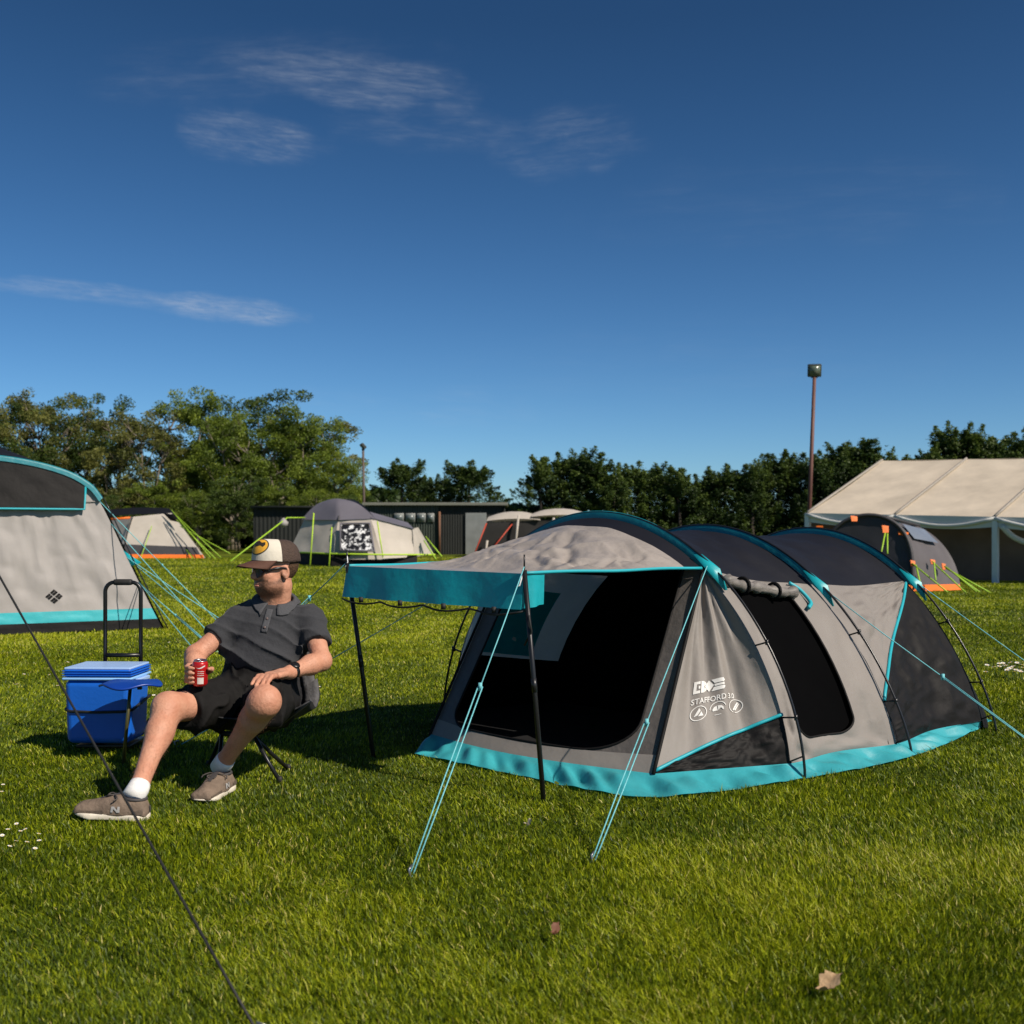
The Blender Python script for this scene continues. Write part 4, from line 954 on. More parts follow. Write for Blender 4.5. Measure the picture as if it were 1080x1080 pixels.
for s, t, b in ((0.02, 0.0, hubl), (.02, 1.0, hub), (.98, .04, hubl), (.98, .96, hub)): fm.tube([b, lerp(b, sling(s, t), .5)-A(0, 0, .02), sling(s, t)], .0085, 8)
fm.build('frame', STEEL, CHR)

# fine hair on shins and forearms
HRM = mat('body_hair', (.27, .15, .09), .7, .2, 60); rsh = np.random.RandomState(8); bV = np.array([v.co[:] for v in body.data.vertices])+origin(MAN); bN = np.array([v.normal[:] for v in body.data.vertices])
for a, b, lo_, hi_, rad, cnt, nm in (('rkne', 'rank', .16, .93, .085, 1500, 'leg_hair'), ('lkne', 'lank', .16, .93, .085, 1300, 'leg_hair'), ('lelb', 'lwri', .05, .85, .065, 600, 'arm_hair'), ('relb', 'rwri', .05, .85, .065, 500, 'arm_hair')):
    p0, p1 = J[a], J[b]; ax_ = p1-p0; LEN_ = np.linalg.norm(ax_); ax_ /= LEN_; tt = (bV-p0)@ax_/LEN_; dd = np.linalg.norm(bV-p0-np.outer(tt*LEN_, ax_), axis=1)
    idx = np.where((tt > lo_) & (tt < hi_) & (dd < rad))[0]; idx = rsh.choice(idx, cnt); P0 = bV[idx]+rsh.normal(size=(cnt, 3))*.003; n_ = bN[idx]; P0 = P0-n_*.0005
    dr = ax_*.9+n_*.45+rsh.normal(size=(cnt, 3))*.35; dr /= np.linalg.norm(dr, axis=1, keepdims=True); ln = (.007+.011*rsh.rand(cnt))[:, None]; sd_ = np.cross(dr, n_); sd_ /= np.linalg.norm(sd_, axis=1, keepdims=True)+1e-9
    HV = np.stack([P0-sd_*.00028, P0+sd_*.00028, P0+dr*ln], 1).reshape(-1, 3)
    h_ = fast_mesh(nm, HV-origin(MAN), tris=np.arange(cnt*3).reshape(cnt, 3), m=HRM, parent=MAN); h_['kind'] = 'stuff'
# ================================================================== cool box on a folding trolley, side table
CB = mat('blue_plastic', (.008, .115, .56), .38, .06, 5, .06, 60); CBL = mat('glare_pale_blue_plastic', (.34, .50, .80), .35, .05, 5, .06, 60); CBR = mat('light_blue_trim', (.25, .50, .86), .4, .05, 8)
fx = G(67, 797); d0 = fx[1]; x0 = (67-540)/F*d0; x1 = (139-540)/F*d0; W_ = x1-x0; DP = .27; zt = CH-(704-HZ)/F*d0; hb = zt
c0 = A((x0+x1)/2, d0+DP/2, 0); ay = nrm(A(.03, 1, 0)); axx = nrm(A(1, -.03, 0)); AXC = (axx, ay, A(0, 0, 1))
BOX = thing('cool_box', 'blue plastic cool box with pale lid standing on the grass behind the side table', 'cool box', c0)
hb1 = hb-.062; b = .016
MB().box(c0+A(0, 0, .055+(hb1-.055)/2), (W_, DP, hb1-.055), AXC, .95).build('body', CB, BOX, bevel=.035, seg=5)
MB().box(c0+A(0, 0, hb1+.004), (W_+.012, DP+.012, .014), AXC).build('trim', CBR, BOX, bevel=.006)
ld = MB().box(c0+A(0, 0, hb1+.011+.022), (W_+.002, DP+.002, .042), AXC, .985).build('lid', CB, BOX, bevel=.016, seg=4)
for k in range(3): MB().box(c0+A(0, 0, hb1+.020+.012*k), (W_+.010, DP+.010, .0045), AXC).build('lid_rib', CB, ld, bevel=.002)
MB().box(c0+A(0, 0, hb1+.055), (W_-.006, DP-.004, .012), AXC).build('lid_top', CBL, ld, bevel=.005, seg=4)  # pale blue lid top, its sun glare painted into the colour
MB().box(c0+axx*(W_/2+.010)+A(0, 0, hb1-.012), (.022, .16, .022), AXC).build('handle', CBL, BOX, bevel=.006)
TRO = thing('folding_trolley', 'black folding hand trolley with a tall handle strapped behind the blue cool box', 'trolley', c0+ay*(DP/2+.03))
bk = d0+DP+.045; hx0 = (111-540)/F*bk; hx1 = (148.5-540)/F*bk; zh = CH-(614-HZ)/F*bk; zb = CH-(691-HZ)/F*bk
pts = [A(hx0, bk, .10), A(hx0, bk, zh-.05)] + [A(hx0+.05-.05*math.cos(a), bk, zh-.05+.05*math.sin(a)) for a in np.linspace(.2, pi/2, 6)] + [A(hx1-.05+.05*math.sin(a), bk, zh-.05+.05*math.cos(a)) for a in np.linspace(.0, pi/2, 6)] + [A(hx1, bk, .10)]
MB().tube(pts, .0105, 10).build('handle_tube', BLKP, TRO)
MB().tube([A(lerp(hx0, hx1, t), bk, zh) for t in (.25, .3, .7, .75)], [.015, .017, .017, .015], 10).build('hand_grip', SOLED, TRO)
MB().tube([A(hx0, bk, zb), A(hx1, bk, zb)], .011, 8).build('cross_bar', BLKP, TRO)
MB().box(A((hx0+hx1)/2, d0+DP/2+.02, .040), (W_*.8, DP*.9, .014)).build('base_plate', BLKP, TRO, bevel=.004)
for sx in (hx0-.04, hx1+.04):
    MB().lathe(A(sx-.012, bk+.02, .065), [(.02, 0), (.06, .002), (.065, .006), (.065, .018), (.06, .022), (.02, .024)], 20, (A(0, 1, 0), A(0, 0, 1), A(1, 0, 0))).build('wheel', SOLED, TRO)
zs = hb1*.60; hw, hd = W_/2*.975+.004, DP/2*.975+.004
lp = [c0+axx*x+ay*y+A(0, 0, zs+dz) for x, y, dz in ((-hw, hd, .02), (-hw, -hd+.03, 0), (-hw+.03, -hd, -.006), (0, -hd-.002, -.010), (hw-.03, -hd, -.006), (hw, -hd+.03, 0), (hw, hd, .035))]
MB().tube(lp, .0075, 8).build('strap', CORDB, TRO)
TBL = thing('side_table', 'small blue side table on a thin pole leg in front of the cool box', 'table', G(130, 806))
tf_ = G(130, 806); tz = CH-(722-HZ)/F*tf_[1]; tcn = A(tf_[0]+.035, tf_[1], tz); TBM = mat('blue_table_top', (.006, .045, .30), .35, .06, 6, .05, 30)
def top(s, t):
    a = 2*pi*s; n4 = 2.6; ca, sa = math.cos(a), math.sin(a); r_ = (abs(ca)**n4+abs(sa)**n4)**(-1/n4); a2 = a+pi/4*0
    x, y = r_*ca*t, r_*sa*t; x, y = (x*.80-y*.60), (x*.60+y*.80)
    return tcn+A(x*.140, y*.125, .012-.030*(max(0, t-.2)**2)*(.55+.45*math.cos(4*(a+.64)))*1.0 + .004*(1-t))
MB().grid(lambda s, t: top(s, max(t, .004)), 64, 12).build('table_top', TBM, TBL, solid=.009)
MB().tube([tf_+A(0, 0, -.01), lerp(tf_, tcn, .5), tcn-A(.0, 0, .002)], .0085, 10).build('leg', mat('brass_olive_tube', (.16, .14, .06), .35, .1, 10, metal=.7), TBL)
for k in range(3):
    a = -2.4+k*.85; MB().box(tcn+A(.075*math.cos(a), .06*math.sin(a), -.012), (.02, .02, .012)).build('clip', BLKP, TBL, bevel=.003)
# ================================================================== dark cord running from the lower left, close to the camera
pg = G(275, 1095); tp = P(-75, 475, 4.35)
GC = thing('guy_cord', 'dark thin cord slanting down across the lower left of the photograph', 'cord', pg)
MB().tube([lerp(pg, tp, t)-A(0, 0, .012*t*(1-t)) for t in np.linspace(0, 1, 13)], .0036, 8).build('cord', CORDB, GC)
MB().tube([pg-A(0, 0, .06), pg+A(.01, 0, .03), pg+A(-.01, 0, .034)], .004, 6).build('tent_peg', PEG, GC)
pp = thing('tarp_pole', 'black upright pole that the dark cord is tied to', 'pole', tp*A(1, 1, 0)); MB().tube([tp*A(1, 1, 0), tp+A(0, 0, .05)], .012, 10).build('shaft', STEEL, pp)
MB().lathe(tp+A(0, 0, .05), [(.012, 0), (.014, .006), (.004, .012), (.004, .05)], 10).build('spike', STEEL, pp)
# dry leaf, daisies
LEAF = mat('dry_leaf', (.52, .36, .20), .7, .2, 30, .4, 40, col2=(.36, .22, .11)); PET = mat('daisy_white', (.82, .80, .76), .6, .05, 40); CEN = mat('daisy_yellow', (.70, .42, .03), .7, .1, 60); STM = mat('daisy_stem', (.07, .13, .02), .7, .1, 30)
def leaf(u, v, sz, rot, label, m):
    p = G(u, v)+A(0, 0, .045)
    t = thing('dry_leaf', label, 'leaf', p)
    def fn(s, q):
        x = (s-.5)*2; w = (.62+.14*math.sin(7*s*pi))*math.sqrt(max(0, 1-x*x*.96)); y = (q-.5)*2*w; c, s_ = math.cos(rot), math.sin(rot)
        return p + A((x*c-y*s_)*sz, (x*s_+y*c)*sz, .012*math.sin(x*3+y*2)+.35*abs(y)*sz + .2*sz*x)
    MB().grid(fn, 14, 8).build('blade', m, t); MB().tube([fn(0, .5), fn(0, .5)+A(-.01, -.006, .004)], .0015, 5).build('stalk', m, t)
leaf(875, 1056, .034, .5, 'pale dry leaf lying on the grass near the lower right corner', LEAF)
leaf(586, 997, .016, 1.2, 'small brown leaf on the grass below the foot of the canopy guy ropes', mat('brown_leaf', (.16, .06, .03), .7))
leaf(558, 880, .010, .2, 'tiny cream leaf on the grass between the two front guy ropes', mat('cream_leaf', (.62, .52, .36), .7))
def daisy_mesh():
    mb = MB(); mb.tube([A(0, 0, 0), A(.004, .002, .035), A(0, 0, .070)], .0016, 5); n = 14
    for k in range(n):
        a = 2*pi*k/n; d = A(math.cos(a), math.sin(a), .18); s_ = A(-math.sin(a), math.cos(a), 0); b_ = A(0, 0, .071)
        mb.add([b_+d*.004-s_*.0022, b_+d*.011-s_*.0032, b_+d*.0165-s_*.001, b_+d*.0165+s_*.001, b_+d*.011+s_*.0032, b_+d*.004+s_*.0022], [(0, 1, 2, 3, 4, 5)])
    return mb
dm = daisy_mesh(); d_o = link_mesh('daisy', dm.V, dm.F, PET, loc=(0, 0, 0), local=True, smoothf=False)
cm_ = MB().lathe(A(0, 0, .070), [(.0055, 0), (.006, .0025), (.004, .0045), (.001, .005)], 8); d_c = link_mesh('flower_centre', cm_.V, cm_.F, CEN, d_o, local=True)
d_o.data.materials.append(STM)
for q in d_o.data.polygons:
    if q.center[2] < .068: q.material_index = 1
def put_daisy(u, v, sc, label, group, first=[True]):
    global d_o
    if first[0]: o = d_o; first[0] = False
    else:
        o = d_o.copy(); COL.objects.link(o); c = d_c.copy(); COL.objects.link(c); c.parent = o
    p = G(u, v); o.location = tuple(p); o.scale = (sc,)*3; o.rotation_euler = (RS.uniform(-.3, .1), RS.uniform(-.3, .3), RS.uniform(0, 6)); tag(o, label, 'flower', group)
for u, v in ((2, 884), (8, 879), (14, 892), (20, 881), (26, 893), (30, 878), (38, 884), (41, 891), (6, 897), (35, 899), (18, 872), (1, 838), (3, 830)):
    put_daisy(u, v+6, .5, 'small white daisy in the patch at the left edge, left of the stretched-out shoe', 'daisies at the left edge')
for k in range(26):
    put_daisy(1036+44*RS.rand()**.9, 708+12*RS.rand(), 1.1, 'white daisy in the far clump at the right edge beyond the tunnel tent', 'daisies beyond the tunnel tent')
for k in range(30):
    put_daisy(RS.uniform(10, 500), RS.uniform(640, 760), .7, 'single white daisy scattered in the lawn around the cool box and the man', 'daisies scattered on the lawn')
# ================================================================== the big tent at the left edge
LT = thing('family_tent', 'tall grey tent with teal bands cut off by the left edge behind the cool box', 'tent', G(60, 670))
f0, f1 = G(-260, 682), G(172, 664)                        # feet of the front wall
fd = f1-f0; fwid = np.linalg.norm(fd); fe_ = fd/fwid; back = nrm(A(-fe_[1], fe_[0], 0)); back = back if back[1] > 0 else -back
back = nrm(back+A(-.16, 0, 0))
LH = 1.90
lprof = cat_rom([A(0, 0), A(.035, .30), A(.090, .80), A(.162, 1.46), A(.215, 1.68), A(.295, 1.81), A(.40, 1.89), A(.5, 1.91), A(.60, 1.89), A(.705, 1.81), A(.785, 1.68), A(.838, 1.46), A(.910, .80), A(.965, .30), A(1, 0)], 5)
def larch(k, s=1.0, inset=0.0):                           # k: 0 right foot .. 1 left foot
    i = k*(len(lprof)-1); j = min(int(i), len(lprof)-2); q = lerp(lprof[j], lprof[j+1], i-j)
    return f1 - fe_*(fwid*(.5+(q[0]-.5)*(1-inset))) + A(0, 0, q[1]*s*(1-inset))
def lwall(s, z):                                          # front wall at height z, s 0 right..1 left, leaning back slightly
    xs_ = np.interp(z, [p[1] for p in lprof[:len(lprof)//2+1]], [p[0] for p in lprof[:len(lprof)//2+1]])
    return f1 - fe_*(fwid*lerp(xs_, 1-xs_, s)) + A(0, 0, z) + back*.16*z - back*.02*math.sin(pi*s)
LGREY = mat('light_grey_polyester', (.35, .325, .31), .6, .06, 2.0, .18, 9, trans=.1, spec=.35)
hz_ = [0, .10, .24, 1.22, 1.90]
def band(z0, z1): return lambda s, t: lwall(s, lerp(z0, z1, t))
panel('ground_band', band(.02, .125), 40, 4, CHAR, LT, .012, 6, 61, (4, 1))
panel('teal_band', band(.125, .245), 40, 4, mat('teal_band', (.03, .42, .47), .5, .08, 5, .2, 10, trans=.1), LT, .010, 6, 62, (4, 1))
lfw = panel('front_wall', band(.245, 1.885), 90, 50, LGREY, LT, .034, 4, 63, (5, 1.2)); lfb = bvh(lfw)
def vent(s, t):
    q = lwall(lerp(.085, .915, s), 1.36); xs_ = q - f1; z0 = 1.36
    k = lerp(.268, .732, s); a = larch(k, .985, .0); a = a + back*.16*a[2]
    return lerp(A(q[0], q[1], z0)+back*.0, a, t) - back*(.045+.035*(1-t))
panel('vent_cover', vent, 36, 8, CHAR, LT, .02, 4, 64, (3, 1))
MB().tube([vent(.0, 1), vent(0, .5)]+[vent(s, 0) for s in np.linspace(0, 1, 20)], .012, 6).build('vent_piping', TEALP, LT)
MB().tube([lwall(s, 1.45)-back*.012 for s in np.linspace(.0, 1, 20)], .006, 5).build('seam', LGREY, LT)
LOFF = back*.16*1.5
def lroof(s, t):
    p = larch(s, 1, -.012); z = p[2]; return p + back*(.16*z + 2.6*t) + A(0, 0, .50*t*math.sin(pi*s)**3) + A(0, 0, .0)
panel('roof', lroof, 50, 14, CHAR, LT, .02, 4, 65, (3, 3))
def lsl(s, t):
    k = lerp(.215, .785, s); p = larch(k, 1, lerp(.010, -.022, min(1, t*1.6))); return p + back*(.16*p[2]-.06+.16*max(0, t-.6)/.4)
MB().grid(lsl, 60, 8).build('pole_sleeve', TEALSH, LT)
MB().tube([larch(k, 1, -.03)+back*.16*larch(k)[2] for k in np.linspace(0, .22, 10)], .008, 6).build('hoop_pole', POLE, LT)
# emblem: four diamonds with crossed bars on the wall
def lon(u, v):
    def fn(s, t): return lwall(s, t)
    q = solve(lambda s, t: lwall(s, t), (u, v), .1, .6); return q
ec = lwall(*lon(57, 629)); eu = ec[1]/F; ez_ = nrm(A(0, 0, 1)+back*.16); eb = MB()
def em(pts):
    V = []
    for x, y in pts:
        p = ec+fe_*x*eu*1.12+ez_*y*eu; h = lfb.ray_cast(Vector(tuple(p-back*.4-origin(LT))), Vector(tuple(back))); V.append((np.array(h[0])+origin(LT) if h[0] else p)-back*.006)
    eb.add(V, [tuple(range(len(pts)))])
for i_ in range(4):
    for j_ in range(4):                                   # a big diamond of four, each of four small ones
        gi, gj = (i_-1.5)*1.95+(.35 if i_ > 1 else -.35), (j_-1.5)*1.95+(.35 if j_ > 1 else -.35); cx_, cy_ = (gi-gj)*.92, (gi+gj)*.92; h_ = 1.62
        em([(cx_-h_, cy_), (cx_, cy_-h_), (cx_+h_, cy_), (cx_, cy_+h_)])
eb.build('emblem', CHAR, LT, False)
for (u, v, w_) in ((98, 518, (236, 662)), (140, 590, (250, 664)), (140, 592, (214, 655)), (152, 618, (232, 690)), (150, 615, (212, 694)), (118, 548, (228, 676))):
    z_ = 1.46 if v < 530 else (.80 if v < 600 else .5); a = lwall(0.0, {98: 1.46, 140: .82, 152: .52, 150: .54, 118: 1.2}[u])
    guy(a+back*.2*0, G(*w_), u in (98, 152), .005, parent=LT, split=.5)
MB().add([lwall(0, .90), lwall(0, .72), lwall(0, .78)+fe_*.14-A(0, 0, .02)], [(0, 1, 2)]).build('guy_tab', TEAL, LT, solid=.004)
# ================================================================== far tents
BEIGE = mat('beige_polycotton', (.50, .45, .39), .75, .07, 1.5, .2, 5, trans=.12); ORG = mat('orange_trim', (.85, .17, .012), .6, .08, 4); LIME = mat('lime_trim', (.42, .62, .03), .6, .08, 4)
LIMER = mat('lime_guy_rope', (.34, .56, .03), .6, .1, 60); DGREY = mat('dark_grey_polyester', (.045, .043, .048), .6, .12, 1.5, .25, 5, trans=.05); MGREY = mat('violet_grey_polyester', (.15, .14, .165), .55, .1, 1.5, .25, 5, trans=.08)
WINREF = mat('window_reflection', (.010, .010, .012), .35, 0, 5, .2, 3, col2=(.78, .78, .78));  # reflections in the dome tent window, painted as silver and black blotches
nt_ = WINREF.node_tree
for n_ in nt_.nodes:
    if n_.type == 'TEX_NOISE' and n_.inputs['Scale'].default_value == 5: n_.inputs['Scale'].default_value = 7
    if n_.type == 'MAP_RANGE': n_.inputs[1].default_value = .42; n_.inputs[2].default_value = .50
REDP = mat('red_rope', (.45, .05, .02), .6)
def lguy(par, a, b, r=.014, m=LIMER): MB().tube([lerp(a, b, t) for t in (0, .5, 1)], r, 5).build('guy_rope', m, par)
def quad(name, a, b, c, d, m, par, nu=8, nv=8, wr=.02, seed=0, bow=0.0, bd=A(0, 0, 0)):
    return panel(name, lambda s, t: lerp(lerp(a, b, s), lerp(d, c, s), t) + bd*bow*math.sin(pi*s)*math.sin(pi*t), nu, nv, m, par, wr, 3, seed)
# --- cream tent with orange skirt, left
d = G(150, 589)[1]; T2 = thing('cream_tent', 'far cream tunnel tent with black roof and orange skirt beside the left tent', 'tent', P(160, 589, d))
def q2(u, v, dd=0.0): return P(u, v, d+dd)
def arch2(s, u0, u1, vb, vt, dd, pw=.75):
    a = pi*s; u = (u0+u1)/2-(u1-u0)/2*math.cos(a); return q2(u, vb-(vb-vt)*math.sin(a)**pw, dd)
quad('front_wall', q2(128, 589, 0), q2(217, 589, .4), q2(181, 541, 1.2), q2(140, 545, .9), BEIGE, T2, 16, 14, .05, 70)
quad('side_wall', q2(60, 588, 3.5), q2(128, 589, 0), q2(140, 545, .9), q2(96, 548, 3.8), BEIGE, T2, 14, 10, .05, 71)
panel('roof', lambda s, t: lerp(lerp(q2(84, 549, 3.2), q2(186, 543, .9), s), lerp(q2(92, 541, 4.4), q2(178, 536, 2.6), s), math.sin(t*pi/2)) + A(0, 0, .12*math.sin(pi*s)), 14, 6, CHAR, T2, .02, 3, 72)
quad('ground_band', q2(126, 590, -.1), q2(214, 590, .3), q2(207, 577, .45), q2(131, 574, .1), DGREY, T2, 14, 3, .02, 73)
quad('side_ground_band', q2(60, 588, 3.3), q2(126, 590, -.1), q2(131, 574, .1), q2(62, 574, 3.4), DGREY, T2, 14, 3, .02, 73)
quad('skirt', q2(122, 592, -.25), q2(216, 591, .2), q2(214, 585, .25), q2(126, 584.5, -.12), ORG, T2, 14, 2, .02, 74)
quad('side_skirt', q2(60, 589, 3.2), q2(122, 592, -.25), q2(126, 584.5, -.12), q2(60, 582, 3.25), ORG, T2, 14, 2, .02, 74)
MB().tube([q2(113, 548, .6), q2(126, 547, .5), q2(137, 546, .5)], .05, 6).build('roof_trim', ORG, T2)
MB().add([q2(172, 541, 1.0), q2(186, 543, .7), q2(190, 551, .6), q2(180, 549, .8)], [(0, 1, 2, 3)]).build('roof_tab', CHAR, T2, solid=.02)
MB().tube([q2(140, 545, .7), q2(134, 562, .35), q2(131, 577, -.1)], .02, 6).build('hoop_pole', CHAR, T2)
for a, b in (((181, 538), (222, 588)), ((183, 541), (233, 588)), ((186, 548), (228, 590)), ((190, 555), (243, 584)), ((160, 555), (148, 590)), ((194, 577), (206, 592))): lguy(T2, q2(*a, .6), q2(*b, -.6), .018)
# --- grey dome tent with lime trim
d = G(380, 597)[1]; T3 = thing('dome_tent', 'far grey dome tent with lime trim and a silver-reflecting window behind the man', 'tent', P(375, 596, d))
quad('left_wall', q2(303, 586, 1.4), q2(350, 590, -.2), q2(357, 547, .5), q2(322, 546, 1.6), BEIGE, T3, 12, 10, .04, 80)
quad('front_wall', q2(350, 590, -.2), q2(404, 590, -.3), q2(391, 546, .4), q2(357, 547, .5), BEIGE, T3, 12, 10, .03, 81)
quad('porch_wall', q2(404, 590, -.3), q2(440, 587, .5), q2(436, 558, .8), q2(391, 546, .4), BEIGE, T3, 12, 10, .06, 82)
quad('porch_end', q2(437, 587, .45), q2(458, 585, .6), q2(441, 556, .8), q2(435, 558, .75), BEIGE, T3, 8, 8, .03, 83)
def dome(s, t):
    b = lerp(lerp(q2(318, 548, 1.5), q2(357, 548.5, .4), min(1, s*2)), q2(396, 547, .35), max(0, s*2-1)); top = q2(355, 528.5, 2.2)
    return lerp(b, top, t) + A(0, -.10, .34)*math.sin(pi*t)*(.7+.3*math.sin(pi*s))
panel('dome_roof', dome, 20, 12, MGREY, T3, .02, 3, 84)
panel('dome_roof_back', lambda s, t: lerp(lerp(q2(396, 547, .35), q2(330, 546, 3.5), s), q2(355, 528.5, 2.2), t)+A(0, .1, .3)*math.sin(pi*t), 12, 10, MGREY, T3, .02, 3, 84)
quad('porch_roof', q2(391, 546, .35), q2(437, 558, .75), q2(430, 551, 2.0), q2(384, 538, 1.5), MGREY, T3, 12, 4, .03, 85)
MB().tube([q2(357, 549, .3), q2(358, 538, .9), q2(355, 528.5, 2.1)], .03, 6).build('roof_seam', DGREY, T3)
MB().add([q2(364, 544, .55), q2(386, 545, .5), q2(380, 537, .85), q2(366, 536, .9)], [(0, 1, 2, 3)]).build('skylight', GLASS if False else DGREY, T3, False, solid=.01)
quad('window', q2(360, 580, -.42), q2(394, 580, -.44), q2(389, 553, .12), q2(360, 553, .14), WINREF, T3, 10, 10, .04, 86)
MB().tube([q2(359, 581, -.46), q2(395, 581, -.48), q2(390, 552, .10), q2(359, 552, .12), q2(359, 581, -.46)], .035, 6).build('window_frame', MGREY, T3)
quad('ground_band', q2(349, 597, -.3), q2(440, 594, .2), q2(440, 584, .4), q2(350, 584, -.3), CHAR, T3, 14, 2, .02, 87)
quad('side_ground_band', q2(301, 594, 1.2), q2(350, 597, -.3), q2(350, 584, -.3), q2(304, 583, 1.3), CHAR, T3, 10, 2, .02, 87)
MB().tube([q2(304, 582, 1.25), q2(350, 584, -.4), q2(404, 585, -.5), q2(440, 585, .35), q2(459, 585, .5)], .030, 6).build('trim_band', LIME, T3)
for a, b in (((331, 541), (327, 596)), ((350, 556), (347, 597)), ((398, 550), (404, 588))): MB().tube([q2(*a, -.1), q2(*b, -.5)], .022, 6).build('upright_trim', LIME, T3)
lguy(T3, q2(303, 546, .4), q2(243, 592, -2), .022); lguy(T3, q2(449, 566, .5), q2(466, 587, 0), .022); lguy(T3, q2(447, 570, .5), q2(460, 590, 0), .022)
MB().tube([q2(303, 546, .4), q2(322, 546, 1.5)], .02, 5).build('guy_rope', LIMER, T3)
BAG = thing('cloth_bag', 'small grey cloth bag hanging on the guy rope left of the dome tent', 'bag', q2(299, 553, .3)); MB().lathe(q2(299, 556, .3), [(.04, 0), (.14, .06), (.16, .16), (.07, .25), (.03, .3)], 10).build('pouch', LGREY, BAG)
# --- long tent with cream roof and red ropes, behind the canopy
d = G(555, 588)[1]; T4 = thing('tunnel_tent', 'far tunnel tent with cream roof, dark mesh walls and red ropes behind the canopy', 'tent', P(555, 588, d))
def dome4(u0, u1, v0, v1, dep): return lambda s, t: lerp(lerp(q2(u0, v0, 0), q2(u1, v0-1, 0), s), lerp(q2(u0+8, v0-2, dep), q2(u1-4, v0-3, dep), s), t) + A(0, 0, (v0-v1)/F*d)*math.sin(pi*min(1, t*1.25+.06))**.6*math.sin(pi*(.10+.8*s))**.5
panel('roof', dome4(513, 570, 552, 540, 3), 20, 8, BEIGE, T4, .03, 3, 90); panel('rear_roof', dome4(560, 616, 547, 537.5, 3), 20, 8, BEIGE, T4, .03, 3, 91)
MESH = mat('dark_mesh', (.02, .018, .017), .8, .15, 3, trans=.03)
quad('side_wall', q2(499, 590, .1), q2(612, 590, .2), q2(606, 546, .2), q2(513, 552, .05), MESH, T4, 16, 8, .06, 92)
for (a, b) in (((547, 543), (542, 590)), ((514, 570), (511, 590)), ((584, 546), (580, 590))): MB().tube([q2(*a, -.15), q2(*b, -.15)], .055, 6).build('pole', BEIGE, T4)
for (a, b) in (((540, 553), (512, 588)), ((538, 572), (522, 590)), ((560, 575), (548, 590)), ((513, 552), (498, 590))): lguy(T4, q2(*a, -.3), q2(*b, -.8), .03, REDP)
# --- dark tent with orange flashes at the right
gq = G(960, 624); d = gq[1]; T5 = thing('tunnel_tent', 'far dark grey tunnel tent with orange flashes and lime guy ropes before the marquee', 'tent', gq)
def af(s, vt=0): a = pi*s; return q2(912-50*math.cos(a)+ (4*math.sin(a)), 622-79*math.sin(a)**.62, .9-1.2*s)
def bf(s): a = pi*s; return q2(975-38*math.cos(a)-22*math.sin(a), 618-66*math.sin(a)**.7, 3.4-2.6*s)
panel('front_wall', lambda s, t: lerp(af(s), lerp(q2(862, 622, .9), q2(962, 623, -.3), s), t), 24, 12, mat('dark_slate_door', (.028, .027, .034), .6, .15, 1.5, .25, 4), T5, .04, 3, 95)
panel('body', lambda s, t: lerp(af(s), bf(s), t) - A(0, 0, .05*math.sin(pi*t)), 28, 12, mat('warm_grey_polyester', (.105, .094, .098), .6, .15, 1.2, .3, 4, trans=.05), T5, .05, 3, 96)
MB().tube([af(s)+A(0, -.03, 0) for s in np.linspace(0, 1, 40)], .045, 6).build('front_beam', DGREY, T5)
panel('side_window', lambda s, t: lerp(lerp(af(.70), bf(.70), lerp(.15, .8, s)), lerp(af(.82), bf(.82), lerp(.15, .8, s)), t)+A(.02, -.06, .03), 8, 6, mat('window_film', (.20, .22, .25), .2, .1, 2, spec=.8), T5, .0)
MB().tube([lerp(af(.62), bf(.62), t)+A(0, -.05, .02) for t in (0, .5, 1)], .04, 6).build('roof_beam', DGREY, T5)
panel('skirt', lambda s, t: lerp(lerp(q2(957, 625, -.5), q2(1014, 622, .6), s), lerp(q2(958, 617, -.45), q2(1012, 616, .65), s), t), 10, 2, ORG, T5, .02)
for a, b, c in (((897, 544), (904, 547), .2), ((860, 561), (868, 552), .3), ((930, 554), (937, 559), -.4), ((947, 561), (958, 561), 0), ((960, 591), (965, 594), -.35), ((981, 590), (986, 592), .1), ((993, 594), (997, 598), .3)):
    MB().add([q2(a[0], a[1], c), q2(b[0], a[1]+1, c), q2(b[0], b[1]+3, c-.05), q2(a[0]+1, b[1]+3, c-.05)], [(0, 1, 2, 3)]).build('orange_tab', ORG, T5, False, solid=.03)
for a, b in (((934, 560), (929, 585)), ((936, 561), (936, 584)), ((962, 594), (1006, 630)), ((966, 596), (972, 622)), ((983, 592), (1022, 628)), ((985, 593), (987, 612)), ((996, 597), (1038, 628)), ((998, 598), (1030, 624)), ((997, 599), (1046, 626))): lguy(T5, q2(*a, -.4), q2(*b, -1.0), .017)
